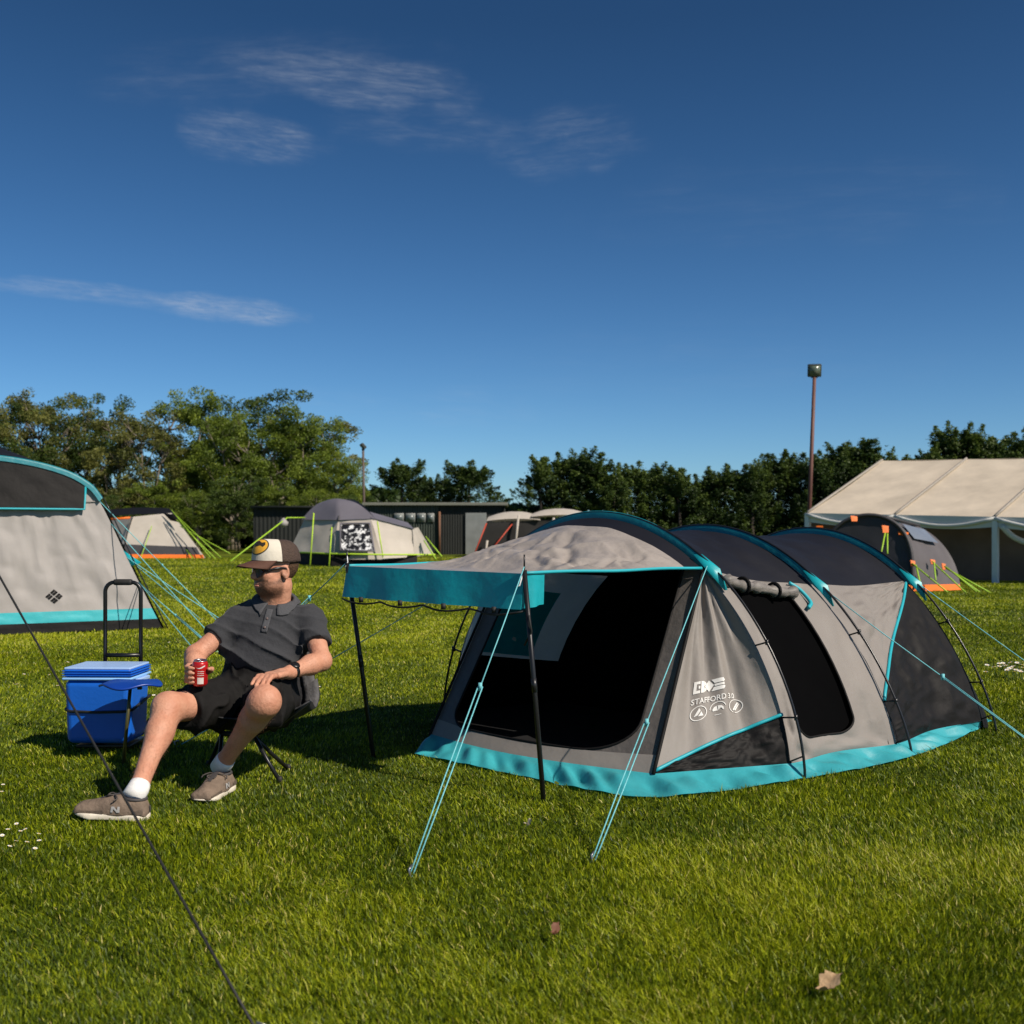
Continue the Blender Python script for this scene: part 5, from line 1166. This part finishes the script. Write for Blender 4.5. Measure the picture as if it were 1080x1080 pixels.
# ================================================================== marquee
ML = nrm(A(.68, -.73, 0)); MG = nrm(A(.73, .68, 0)); me0 = P(852, 541, 37.0); BAY = 3.15; HS = 5.0; RZ = 1.98; SL = -.030
MQ = thing('marquee', 'large cream canvas marquee with open front on white posts at the right edge', 'marquee', me0*A(1, 1, 0)+A(0, 0, float(gz(*me0[:2]))))
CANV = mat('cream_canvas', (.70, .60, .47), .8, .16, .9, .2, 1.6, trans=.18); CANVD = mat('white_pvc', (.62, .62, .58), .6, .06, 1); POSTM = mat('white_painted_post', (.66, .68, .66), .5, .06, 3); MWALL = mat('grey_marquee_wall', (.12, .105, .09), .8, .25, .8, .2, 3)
def mq(l, g, z): return me0 + ML*l + MG*g + A(0, 0, z + SL*l)
NB = 4
for k in range(NB):
    panel('roof_panel', lambda s, t, k=k: mq(BAY*(k+s), HS*t, RZ*t - .05*math.sin(pi*t) - .03*math.sin(pi*s)), 10, 12, CANV, MQ, .05, 3, 100+k)
    panel('rear_roof_panel', lambda s, t, k=k: mq(BAY*(k+s), HS*(1+t), RZ*(1-t)), 4, 4, CANV, MQ, .02, 3, 105+k)
    panel('valance', lambda s, t, k=k: mq(BAY*(k+s), -.02, -.30*t-.10*math.sin(pi*s)*t), 14, 3, CANVD, MQ, .03, 5, 110+k)
    MB().tube([mq(BAY*(k+s), -.06, -.05-.26*math.sin(pi*s)) for s in np.linspace(0, 1, 12)], .06, 6).build('swag', CANVD, MQ)
for k in range(NB+1):
    MB().tube([mq(BAY*k, HS*t, RZ*t+.03) for t in np.linspace(0, 1, 8)], .045, 6).build('rafter', mat('grey_rafter', (.30, .27, .23), .6) if k == 0 else MATS['grey_rafter'], MQ)
    for g in (0, 2*HS):
        p = mq(BAY*k, g, 0); b = A(p[0], p[1], float(gz(p[0], p[1]))-.05); c = (p+b)/2
        MB().box(c, (.16, .16, p[2]-b[2]-.02), (ML, MG, A(0, 0, 1))).build('post', POSTM, MQ, bevel=.012)
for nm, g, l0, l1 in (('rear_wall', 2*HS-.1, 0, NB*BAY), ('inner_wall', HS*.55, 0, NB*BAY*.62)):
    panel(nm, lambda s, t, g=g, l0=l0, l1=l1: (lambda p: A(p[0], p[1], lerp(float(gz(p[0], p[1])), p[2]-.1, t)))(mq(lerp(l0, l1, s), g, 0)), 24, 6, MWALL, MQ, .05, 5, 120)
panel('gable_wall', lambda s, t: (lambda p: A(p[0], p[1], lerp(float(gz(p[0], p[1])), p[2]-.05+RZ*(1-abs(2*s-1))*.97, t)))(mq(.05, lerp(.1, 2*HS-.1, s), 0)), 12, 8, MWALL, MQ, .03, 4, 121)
p = mq(BAY*2+.2, -.05, -.25); MB().tube(cat_rom([p, p+A(.35, -.05, -.35), p+A(.8, -.1, -.5), p+A(1.3, 0, -.25), p+A(1.5, 0, .05)], 5), .09, 7).build('tied_curtain', CANVD, MQ)
WOOD = mat('brown_wood', (.10, .055, .03), .6, .25, 4)
for i, (l, g) in enumerate(((BAY*2+1.2, 2.2), (BAY*2+2.6, 2.6))):
    p = mq(l, g, 0); b = A(p[0], p[1], float(gz(p[0], p[1]))); t = thing('trestle_table', ('brown trestle table in the shade of the marquee beside the white post', 'second brown trestle table in the marquee shade, nearer the right edge')[i], 'table', b, 'tables inside the marquee')
    MB().box(b+A(0, 0, .72), (1.1, .7, .05), (ML, MG, A(0, 0, 1))).build('table_top', WOOD, t)
    for sx in (-.4, .4): MB().box(b+ML*sx+A(0, 0, .345), (.05, .6, .69), (ML, MG, A(0, 0, 1))).build('leg', WOOD, t)
# ================================================================== sheds, masts
CORR = mat('dark_green_steel', (.022, .032, .022), .55, .15, 1.0); CORRD = mat('black_green_timber', (.010, .012, .010), .8, .25, 1.5); GALV = mat('grey_door', (.21, .22, .21), .55, .15, 2)
def corr(a, b, h0, h1, pitch, amp, m, name, par, out):
    n = int(np.linalg.norm(b-a)/pitch*2); V = []
    for k in range(n+1):
        p = lerp(a, b, k/n) + out*(amp if (k//1) % 2 else 0); V += [p+A(0, 0, h0), p+A(0, 0, h1)]
    return link_mesh(name, V, [(2*k, 2*k+2, 2*k+3, 2*k+1) for k in range(n)], m, par, False)
ds = 52.0; SH = thing('shed', 'low flat-roofed dark green steel shed with narrow windows and a grey door', 'shed', P(470, 585, ds)*A(1, 1, 0))
def sp(u, z=0, dd=0): return A((u-CX)/F*ds, ds+dd, z)
ht = CH+(HZ-533)/F*ds; dn = A(0, -1, 0)
corr(sp(386), sp(463), 0, ht, .12, .04, CORR, 'front_wall', SH, dn); corr(sp(463, 0, .0), sp(532), 0, ht, .12, .02, CORRD, 'end_wall', SH, dn)
MB().box(sp(459, ht+.06, 2.0), (sp(537)[0]-sp(384)[0], 4.6, .14)).build('roof', mat('felt_roof', (.16, .16, .13), .7, .15, 1), SH, bevel=.02)
for u0, u1 in ((416, 426), (428, 438), (440, 449), (451, 458)):
    fr_ = MB().box(lerp(sp(u0, CH+(HZ-546)/F*ds), sp(u1, CH+(HZ-546)/F*ds), .5)+dn*.06, (sp(u1)[0]-sp(u0)[0], .06, .42)).build('window', GALV, SH)
    MB().box(lerp(sp(u0+1, CH+(HZ-546)/F*ds), sp(u1-1, CH+(HZ-546)/F*ds), .5)+dn*.10, (sp(u1-1)[0]-sp(u0+1)[0], .03, .30)).build('pane', mat('grey_pane', (.13, .15, .15), .25, .2, 1) if u0 == 416 else MATS['grey_pane'], fr_)
MB().box(lerp(sp(491), sp(513), .5)+A(0, 0, (CH+(HZ-541)/F*ds)/2)+dn*.08, (sp(513)[0]-sp(491)[0], .06, CH+(HZ-541)/F*ds)).build('door', GALV, SH, bevel=.01)
MB().box(lerp(sp(462.5), sp(465), .5)+A(0, 0, (ht-.3)/2)+dn*.12, (.10, .1, ht-.3)).build('corner_post', mat('rust_post', (.16, .07, .035), .7, .2, 3), SH)
MB().box(sp(532, ht/2, 2), (.05, 4.2, ht)).build('side_wall', CORRD, SH)
S2 = thing('shed', 'long low black shed in the shade left of the grey dome tent', 'shed', sp(300, 0, 2)); h2 = CH+(HZ-536)/F*(ds+2)
k_ = (ds+2)/ds; a_, b_ = sp(268)*A(k_, 1, 1)+A(0, 2, 0), sp(390)*A(k_, 1, 1)+A(0, 2, 0)
corr(a_, b_, 0, h2, .2, .03, CORRD, 'front_wall', S2, dn); MB().box((a_+b_)/2+A(0, 1.9, h2+.05), (b_[0]-a_[0]+.2, 4.4, .12)).build('roof', CORRD, S2); MB().box(a_+A(-.02, 2, h2/2), (.05, 4, h2)).build('end_wall', CORRD, S2)
RUST = mat('rusty_red_mast', (.13, .052, .038), .6, .2, 2); GMAST = mat('weathered_mast', (.10, .07, .055), .6, .2, 2); HEADM = mat('dark_lamp_housing', (.03, .035, .028), .5, .1, 4)
def mast(name, label, top, base, r, hw, tilt, dirn, RUST=RUST):
    t = thing('floodlight_mast', label, 'floodlight', base); MB().tube([base, lerp(base, top, .5), top], [r*1.15, r, r*.85], 8).build('mast_pole', RUST, t)
    d_ = nrm(A(dirn[0], dirn[1], -tilt)); sx = nrm(np.cross(d_, A(0, 0, 1))); uu = np.cross(sx, d_)
    hd = MB().box(top+A(0, 0, hw*.55), (hw*1.05, hw*.5, hw), (sx, d_, uu)).build('lamp_housing', HEADM, t, bevel=.03)
    MB().box(top+A(0, 0, hw*.55)+d_*hw*.26, (hw*.85, .02, hw*.8), (sx, d_, uu)).build('lamp_glass', mat('lamp_glass', (.10, .13, .10), .15, .3, 6) if 'lamp_glass' not in MATS else MATS['lamp_glass'], hd)
    MB().box(top+A(0, 0, .01), (hw*.5, .08, .06)).build('bracket', RUST, t)
    return t
b = P(851, 585, 44.0); mast('floodlight_mast', 'tall leaning rust red floodlight mast with a square lamp beside the marquee', P(859, 398, 44.0), A(b[0], 44.0, float(gz(b[0], 44.0))), .085, .50, .25, (-.15, -1))
p = P(858, 440, 44.0); 
b = P(384.5, 585, 62.0); t = mast('floodlight_mast', 'far slim floodlight mast with a small drooping lamp behind the dome tent', P(383, 474, 62.0), A(b[0], 62.0, 0), .075, .34, .9, (-.9, -.4), GMAST)
# ================================================================== trees
def leaf_mat(name, dark, mid, light, trans=.35, rough=.55):
    m, nt, out = _new(name); N = nt.nodes; L = nt.links
    at = N.new('ShaderNodeAttribute'); at.attribute_name = 'tint'; oi = N.new('ShaderNodeObjectInfo')
    ad = N.new('ShaderNodeMath'); ad.operation = 'MULTIPLY_ADD'; L.new(oi.outputs['Random'], ad.inputs[0]); ad.inputs[1].default_value = .24; L.new(at.outputs['Fac'], ad.inputs[2])
    sb_ = N.new('ShaderNodeMath'); sb_.operation = 'SUBTRACT'; L.new(ad.outputs[0], sb_.inputs[0]); sb_.inputs[1].default_value = .12
    r = N.new('ShaderNodeValToRGB'); e = r.color_ramp.elements; e[0].color = (*dark, 1); e[0].position = .05; e[1].color = (*light, 1); e[1].position = .95
    k = e.new(.5); k.color = (*mid, 1); L.new(sb_.outputs[0], r.inputs[0])
    b = N.new('ShaderNodeBsdfPrincipled'); b.inputs['Roughness'].default_value = rough; b.inputs['Specular IOR Level'].default_value = .35; L.new(r.outputs[0], b.inputs['Base Color'])
    t = N.new('ShaderNodeBsdfTranslucent'); L.new(r.outputs[0], t.inputs['Color']); ms = N.new('ShaderNodeMixShader'); ms.inputs[0].default_value = trans
    L.new(b.outputs[0], ms.inputs[1]); L.new(t.outputs[0], ms.inputs[2]); L.new(ms.outputs[0], out.inputs[0]); return m
LF_SPR = leaf_mat('spring_leaves', (.060, .092, .010), (.135, .190, .018), (.235, .290, .030))
LF_OLV = leaf_mat('olive_leaves', (.065, .078, .016), (.140, .150, .032), (.230, .225, .052))
LF_DRK = leaf_mat('dark_leaves', (.026, .050, .009), (.062, .100, .016), (.120, .165, .026))
LF_CON = leaf_mat('conifer_foliage', (.012, .027, .006), (.040, .072, .012), (.125, .175, .026), .24)
BARK = mat('grey_bark', (.20, .165, .125), .85, .3, 3, .5, 9); BARKD = mat('dark_bark', (.05, .04, .03), .9, .3, 3, .5, 9)
def leaf_quads(Pn, size, rs, up_bias=.3, aspect=.62):
    n = len(Pn); d = rs.normal(size=(n, 3)); d[:, 2] += up_bias; d /= np.linalg.norm(d, axis=1, keepdims=True)
    u = np.cross(d, rs.normal(size=(n, 3))); u /= np.linalg.norm(u, axis=1, keepdims=True)+1e-9; v = np.cross(d, u)
    s = size*(0.55+.9*rs.rand(n))[:, None]
    V = np.stack([Pn-u*s, Pn-v*s*aspect+d*s*.15, Pn+u*s, Pn+v*s*aspect+d*s*.15], 1).reshape(-1, 3)
    return V, np.arange(4*n).reshape(n, 4)
def limb(p0, d, L_, n, rs, droop=.0, wig=.25):
    pts = [np.asarray(p0, float)]; d = nrm(d)
    for _ in range(n): d = nrm(d+rs.normal(size=3)*wig*.5+A(0, 0, .12-droop)); pts.append(pts[-1]+d*L_/n)
    return pts
PROTO = {}
def broad(key, Ht, Wd, nblob, nleaf, size, lm, seed, low=.12, sparse=0.0, bark=BARK):
    rs = np.random.RandomState(seed); tr = MB(); ends = []
    nst = 1+int(rs.rand()*2.6)
    for q in range(nst):
        b0 = A(rs.uniform(-.5, .5)*(nst > 1), rs.uniform(-.4, .4)*(nst > 1), -.1)
        tk = limb(b0, A(rs.uniform(-.12, .12), rs.uniform(-.1, .1), 1), Ht*rs.uniform(.74, .92), 9, rs, .02, .16)
        tr.tube(tk, list(np.linspace(.17, .025, len(tk))/(nst**.5)), 7); ends.append(tk[-1])
        for i in range(11):
            k = rs.randint(2, 9); a = rs.uniform(0, 2*pi); L_ = Wd*rs.uniform(.28, .50)*(1-.05*k)
            lb = limb(tk[k], A(math.cos(a), math.sin(a), rs.uniform(.3, 1.1)), L_, 6, rs); tr.tube(lb, list(np.linspace(.06, .012, 7)), 5); ends += [lb[-1], lb[4]]
            for j in range(3):
                l2 = limb(lb[rs.randint(2, 6)], A(math.cos(a+rs.uniform(-1.2, 1.2)), math.sin(a+rs.uniform(-1.2, 1.2)), rs.uniform(.2, 1.3)), L_*.5, 5, rs)
                tr.tube(l2, list(np.linspace(.024, .007, 6)), 4); ends += [l2[-1]]
    ends = np.array(ends); C = []
    for i in range(nblob):
        if rs.rand() < .62: c = ends[rs.randint(len(ends))]+rs.normal(size=3)*.25
        else:
            z = rs.uniform(low, .93); w = math.sin(pi*min(1, (z-low)/(1.02-low)*.80+.14))**.6; a = rs.uniform(0, 2*pi); rr = Wd*.5*w*rs.uniform(.35, 1)**.5; c = A(rr*math.cos(a), rr*math.sin(a), z*Ht)
        C.append((c, rs.uniform(.35, .85)*Wd*.11, rs.rand()))
    X = []; T = []
    for c, r_, tn in C:
        m_ = int(nleaf/nblob*(r_/(Wd*.066))**2*rs.uniform(.5, 1.3)*(1-sparse*(rs.rand() < .5))); q = rs.normal(size=(m_, 3)); q /= np.linalg.norm(q, axis=1, keepdims=True)
        q *= (rs.rand(m_, 1)**.4)*r_*A(1.15, 1.15, .8); X.append(c+q); T.append(np.clip(tn*.7+.15+rs.normal(size=m_)*.14, 0, 1))
    X = np.concatenate(X); T = np.concatenate(T); ok = X[:, 2] > .15; X = X[ok]; T = T[ok]
    V, Q = leaf_quads(X, size, rs); PROTO[key] = (tr, V, Q, np.repeat(T, 4), lm, bark)
def conifer(key, Ht, Wd, nleaf, size, lm, seed, tip=.35):
    rs = np.random.RandomState(seed); tr = MB(); tr.tube(limb(A(0, 0, -.1), A(0, 0, 1), Ht*.9, 8, rs, .1, .05), list(np.linspace(.16, .03, 9)), 7)
    X = []; T = []; npl = 150
    for i in range(npl):
        h = rs.rand()**.8; a = rs.uniform(0, 2*pi); prof = Wd*.5*(1-h**(1.6))**.62*(.86+.22*math.sin(a*3+seed)+.1*math.sin(a*7+h*9)); z0 = h*Ht*.9
        r0 = prof*rs.uniform(.45, 1.0); base = A(r0*math.cos(a), r0*math.sin(a), z0); d = nrm(A(math.cos(a)*.75, math.sin(a)*.75, rs.uniform(.5, 1.4))); L_ = rs.uniform(.45, 1.0)*Wd*.26
        m_ = int(nleaf/npl*rs.uniform(.6, 1.4)); t = rs.rand(m_)**.8; q = base+d*(t*L_)[:, None]+rs.normal(size=(m_, 3))*(L_*.26*(1.05-t))[:, None]; X.append(q); T.append(np.clip(rs.rand()*.55+.35*t+rs.normal(size=m_)*.1, 0, 1))
    for i in range(9):                                    # leading plumes give the ragged top
        a = rs.uniform(0, 2*pi); r0 = Wd*rs.uniform(0, .24); b = A(r0*math.cos(a), r0*math.sin(a), Ht*rs.uniform(.78, .9)); L_ = Ht*rs.uniform(.12, .27); d = nrm(A(rs.normal()*.22, rs.normal()*.22, 1)); m_ = int(nleaf*.010)
        t = rs.rand(m_); X.append(b+d*(t*L_)[:, None]+rs.normal(size=(m_, 3))*(.20*(1.12-t))[:, None]); T.append(np.clip(.35+.5*t+rs.normal(size=m_)*.1, 0, 1))
        for j in range(5):
            t0 = rs.uniform(.1, .9); d2 = nrm(A(rs.normal(), rs.normal(), .7)); m2 = int(m_*.2); tt = rs.rand(m2); X.append(b+d*t0*L_+d2*(tt*.34*(1.1-t0))[:, None]+rs.normal(size=(m2, 3))*.05); T.append(np.clip(.4+.3*tt, 0, 1))
    X = np.concatenate(X); T = np.concatenate(T); ok = X[:, 2] > .02; V, Q = leaf_quads(X[ok], size, rs, .5, .5); PROTO[key] = (tr, V, Q, np.repeat(T[ok], 4), lm, BARKD)
MADE = {}
def plant(key, name, label, group, pos, hgt, wid=1.0, rot=0.0):
    """first use builds the tree, later ones copy it and its parts"""
    if key not in MADE:
        tr, V, Q, T, lm, bk = PROTO[key]; t = D.objects.new(name, None); COL.objects.link(t)
        fast_mesh('crown', V, quads=Q, m=lm, parent=t, attr=T); link_mesh('trunk', tr.V, tr.F, bk, t, local=True); MADE[key] = (t, float(V[:, 2].max()))
    else:
        t0, _ = MADE[key]; t = t0.copy(); t.name = name; COL.objects.link(t)
        for ch in t0.children: c = ch.copy(); COL.objects.link(c); c.parent = t
    k = hgt/MADE[key][1]; t.location = tuple(float(v) for v in pos); t.scale = (k*wid, k*wid, k); t.rotation_euler = (0, 0, rot); tag(t, label, 'tree', group); return t
broad('a', 9, 6.6, 150, 30000, .060, LF_SPR, 1, .06); broad('b', 9, 6.3, 140, 26000, .060, LF_OLV, 2, .08, .25); broad('c', 9, 6.8, 150, 32000, .064, LF_DRK, 3, .06); broad('d', 8, 4.8, 90, 14000, .055, LF_OLV, 4, .12, .55); broad('e', 9, 6.4, 150, 30000, .060, LF_SPR, 5, .04, .1)
conifer('p', 6, 3.6, 30000, .054, LF_CON, 11); conifer('q', 6, 3.9, 30000, .054, LF_CON, 12); conifer('r', 6, 3.2, 28000, .052, LF_CON, 13); conifer('s', 6, 4.4, 33000, .056, LF_CON, 14)
ORD = ['first', 'second', 'third', 'fourth', 'fifth', 'sixth', 'seventh', 'eighth', 'ninth', 'tenth', 'eleventh', 'twelfth', 'thirteenth', 'fourteenth', 'fifteenth', 'sixteenth', 'seventeenth', 'eighteenth', 'nineteenth', 'twentieth']
def top_h(v, d): return CH+(HZ-v)/F*d
def gp(u, d): x = (u-CX)/F*d; return (x, d, float(gz(x, d)))
wood = [('b', -28, 424, 66, 1.0), ('c', 18, 424, 70, 1.0), ('b', 52, 411, 71, 1.0), ('c', 92, 409, 75, .85), ('d', 122, 440, 69, 1.2), ('b', 152, 432, 67, 1.0), ('d', 178, 428, 72, 1.2), ('e', 207, 410, 70, .9), ('a', 238, 428, 66, 1.0), ('c', 274, 408, 73, 1.1), ('a', 300, 428, 68, 1.05), ('e', 328, 438, 70, 1.0), ('d', 350, 443, 73, 1.1), ('a', 366, 478, 67, .9)]
desc = {'a': 'fresh green', 'b': 'olive, half leafed', 'c': 'dark green', 'd': 'thin twiggy', 'e': 'bright spring green'}
for i, (k, u, v, d, w) in enumerate(wood):
    plant(k, 'broadleaf_tree', '%s tree, %s from the left in the wood behind the left tents' % (desc[k], ORD[i]), 'trees of the wood on the left', gp(u, d), top_h(v, d), w, i*1.9)
for i, (u, v, d) in enumerate(((5, 520, 62), (60, 512, 63), (112, 520, 61), (160, 508, 62), (205, 515, 60), (250, 500, 61), (296, 512, 62), (338, 515, 61), (372, 520, 62))):
    plant('eac'[i % 3], 'bush', 'low leafy bush, %s from the left along the dark foot of the wood' % ORD[i], 'bushes along the foot of the wood', gp(u, d), top_h(v, d), 1.35, i*2.3)
for i, (k, u, v, d, w) in enumerate((('s', 421, 482, 84, 1.75), ('q', 466, 496, 86, 1.4), ('s', 496, 484, 83, 1.8), ('p', 444, 500, 88, 1.5))):
    plant(k, 'conifer', ('dark bushy conifer left of the pair behind the green shed', 'small dark conifer in the dip between the pair behind the shed', 'dark bushy conifer right of the pair behind the green shed', 'low dark conifer just right of the left one of the pair behind the shed')[i], 'conifers behind the green shed', gp(u, d), top_h(v, d), w, i*1.3+.4)
hedge = [('p', 572, 484, 60), ('q', 598, 473, 61), ('r', 622, 470, 60), ('q', 646, 486, 59), ('s', 672, 480, 60), ('r', 696, 482, 61), ('p', 718, 485, 59), ('q', 742, 490, 60), ('s', 768, 484, 60), ('r', 794, 478, 59), ('p', 818, 470, 60), ('q', 842, 468, 61), ('s', 866, 468, 59), ('r', 888, 460, 60), ('p', 908, 455, 60), ('q', 932, 466, 61), ('r', 955, 472, 60)]
for i, (k, u, v, d) in enumerate(hedge):
    plant(k, 'conifer', 'dark conifer, %s from the left in the hedge behind the large tent' % ORD[i], 'conifers of the hedge behind the large tent', gp(u, d), top_h(v, d)+.35, 1.38+.18*(i % 3), i*2.1)
for i, (k, u, v, d) in enumerate((('q', 978, 470, 63), ('p', 1000, 455, 64), ('s', 1022, 447, 64), ('r', 1046, 462, 63), ('q', 1070, 452, 64), ('p', 1096, 450, 64), ('s', 1128, 455, 64))):
    plant(k, 'conifer', 'dark conifer, %s from the left above the marquee roof' % ORD[i], 'conifers above the marquee roof', gp(u, d), top_h(v, d)-float(gz((u-CX)/F*d, d))+.2, 1.4, i*1.7)
rs = np.random.RandomState(77); n = 46000; X = np.stack([rs.uniform(-62, 62, n), rs.uniform(86, 92, n), rs.rand(n)**1.3*2.9], 1); X[:, 2] *= .7+.5*vn(X[:, 0]*.35, X[:, 1]*.3); X[:, 2] += gz(X[:, 0], X[:, 1])
n2 = 22000; Y = np.stack([rs.uniform(-1, 30, n2), rs.uniform(61.5, 64.5, n2), rs.rand(n2)*2.6], 1); Y[:, 2] += gz(Y[:, 0], Y[:, 1])
n3 = 22000; Z = np.stack([rs.uniform(-36, -8, n3), rs.uniform(75, 79, n3), rs.rand(n3)*4.0], 1); X = np.concatenate([X, Y, Z])
V, Q = leaf_quads(X, .20, rs); uo = fast_mesh('undergrowth', V, quads=Q, m=LF_CON, attr=np.repeat(rs.rand(len(X))*.6, 4)); tag(uo, 'dark undergrowth filling the foot of the trees along the far edge of the field', 'undergrowth', kind='stuff')
# ================================================================== lawn
m, nt, out = _new('grass_blades'); N = nt.nodes; L = nt.links
at = N.new('ShaderNodeAttribute'); at.attribute_name = 'tint'; r = N.new('ShaderNodeValToRGB'); e = r.color_ramp.elements
e[0].position = .0; e[0].color = (.030, .056, .004, 1); e[1].position = 1.0; e[1].color = (.62, .52, .20, 1)
for p_, c_ in ((.30, (.115, .168, .005)), (.55, (.275, .325, .006)), (.80, (.415, .445, .011)), (.93, (.44, .41, .06))): k = e.new(p_); k.color = (*c_, 1)
L.new(at.outputs['Fac'], r.inputs[0]); b = N.new('ShaderNodeBsdfPrincipled'); b.inputs['Roughness'].default_value = .48; b.inputs['Specular IOR Level'].default_value = .32
L.new(r.outputs[0], b.inputs['Base Color']); t = N.new('ShaderNodeBsdfTranslucent'); L.new(r.outputs[0], t.inputs['Color']); ms = N.new('ShaderNodeMixShader'); ms.inputs[0].default_value = .30
L.new(b.outputs[0], ms.inputs[1]); L.new(t.outputs[0], ms.inputs[2]); L.new(ms.outputs[0], out.inputs[0])
rs = np.random.RandomState(3); NBL = 1050000
q = rs.rand(NBL); d0_, d1_, pw = 1.9, 46.0, -.25; y = (d0_**pw + q*(d1_**pw-d0_**pw))**(1/pw)
x = rs.uniform(-1, 1, NBL)*(y*.53+1.1); x += rs.normal(size=NBL)*.02
def inside(poly, x, y):
    c = np.zeros(len(x), bool); n = len(poly); j = n-1
    for i in range(n):
        xi, yi, xj, yj = poly[i][0], poly[i][1], poly[j][0], poly[j][1]
        c ^= ((yi > y) != (yj > y)) & (x < (xj-xi)*(y-yi)/(yj-yi+1e-12)+xi); j = i
    return c
foot = [o_*1.0 for o_ in outer] + [R_[2]+adir*.3, L_[2]+adir*.3, L_[1], L_[0], G(440, 786)]
cc = np.mean(foot, 0); foot = [cc+(p-cc)*.985 for p in foot]
out_l = [f1, f0, f0+back*3.5, f1+back*3.5]
keep = ~(inside(foot, x, y) | inside(out_l, x, y)); x, y = x[keep], y[keep]; n = len(x)
c1 = vn(x*2.2, y*2.2); c2 = vn(x*.55+30, y*.55); c3 = vn(x*7+11, y*7); c4 = vn(x*.2+3, y*.2+8)
hh = (.014+.017*rs.rand(n)+.020*c1*c3)*(.75+.5*c2)*(1+.45*smooth(8, 30, y)); tall = rs.rand(n) < .012; hh[tall] *= 1.7
ww = .0017*np.maximum(1, y/2.6)**.80*(.7+.6*rs.rand(n)); ww[tall] *= .8
ang = rs.uniform(0, 2*pi, n); lean = (.15+.75*rs.rand(n)**1.2)*(.6+.8*c3); comb = 2*pi*vn(x*.8+5, y*.8); ang = np.where(rs.rand(n) < .45, comb+rs.normal(size=n)*.6, ang)
dx, dy = np.cos(ang), np.sin(ang); fa = rs.uniform(0, 2*pi, n); sx_, sy_ = np.cos(fa), np.sin(fa)
zb = gz(x, y)-.004
def pt(f, wf): 
    o_ = lean*hh*f**1.7; z_ = zb+hh*f*(1-.22*lean*f); return np.stack([x+dx*o_+sx_*ww*wf, y+dy*o_+sy_*ww*wf, z_], 1)
V = np.stack([pt(0, -.9), pt(0, .9), pt(.55, .8), pt(.55, -.8), pt(1.0, 0)], 1).reshape(-1, 3)
base = np.arange(n)*5; Q = np.stack([base, base+1, base+2, base+3], 1); T3_ = np.stack([base+3, base+2, base+4], 1)
tint = np.clip(.40+.34*(c1-.5)+.34*(c2-.5)+.30*(c4-.5)+.20*(c3-.5)+rs.normal(size=n)*.21, .02, .9); bare = vn(x*1.3+71, y*1.3+13); dead = rs.rand(n) < .025+.07*smooth(.70, .9, bare); tint[dead] = rs.uniform(.9, 1, dead.sum())
gr = fast_mesh('grass', V, quads=Q, tris=T3_, m=m, attr=np.repeat(tint, 5)); tag(gr, 'short uneven lawn grass with yellowish tufts and scattered dry blades', 'grass', kind='stuff')
# a few long dry stalks by the chair
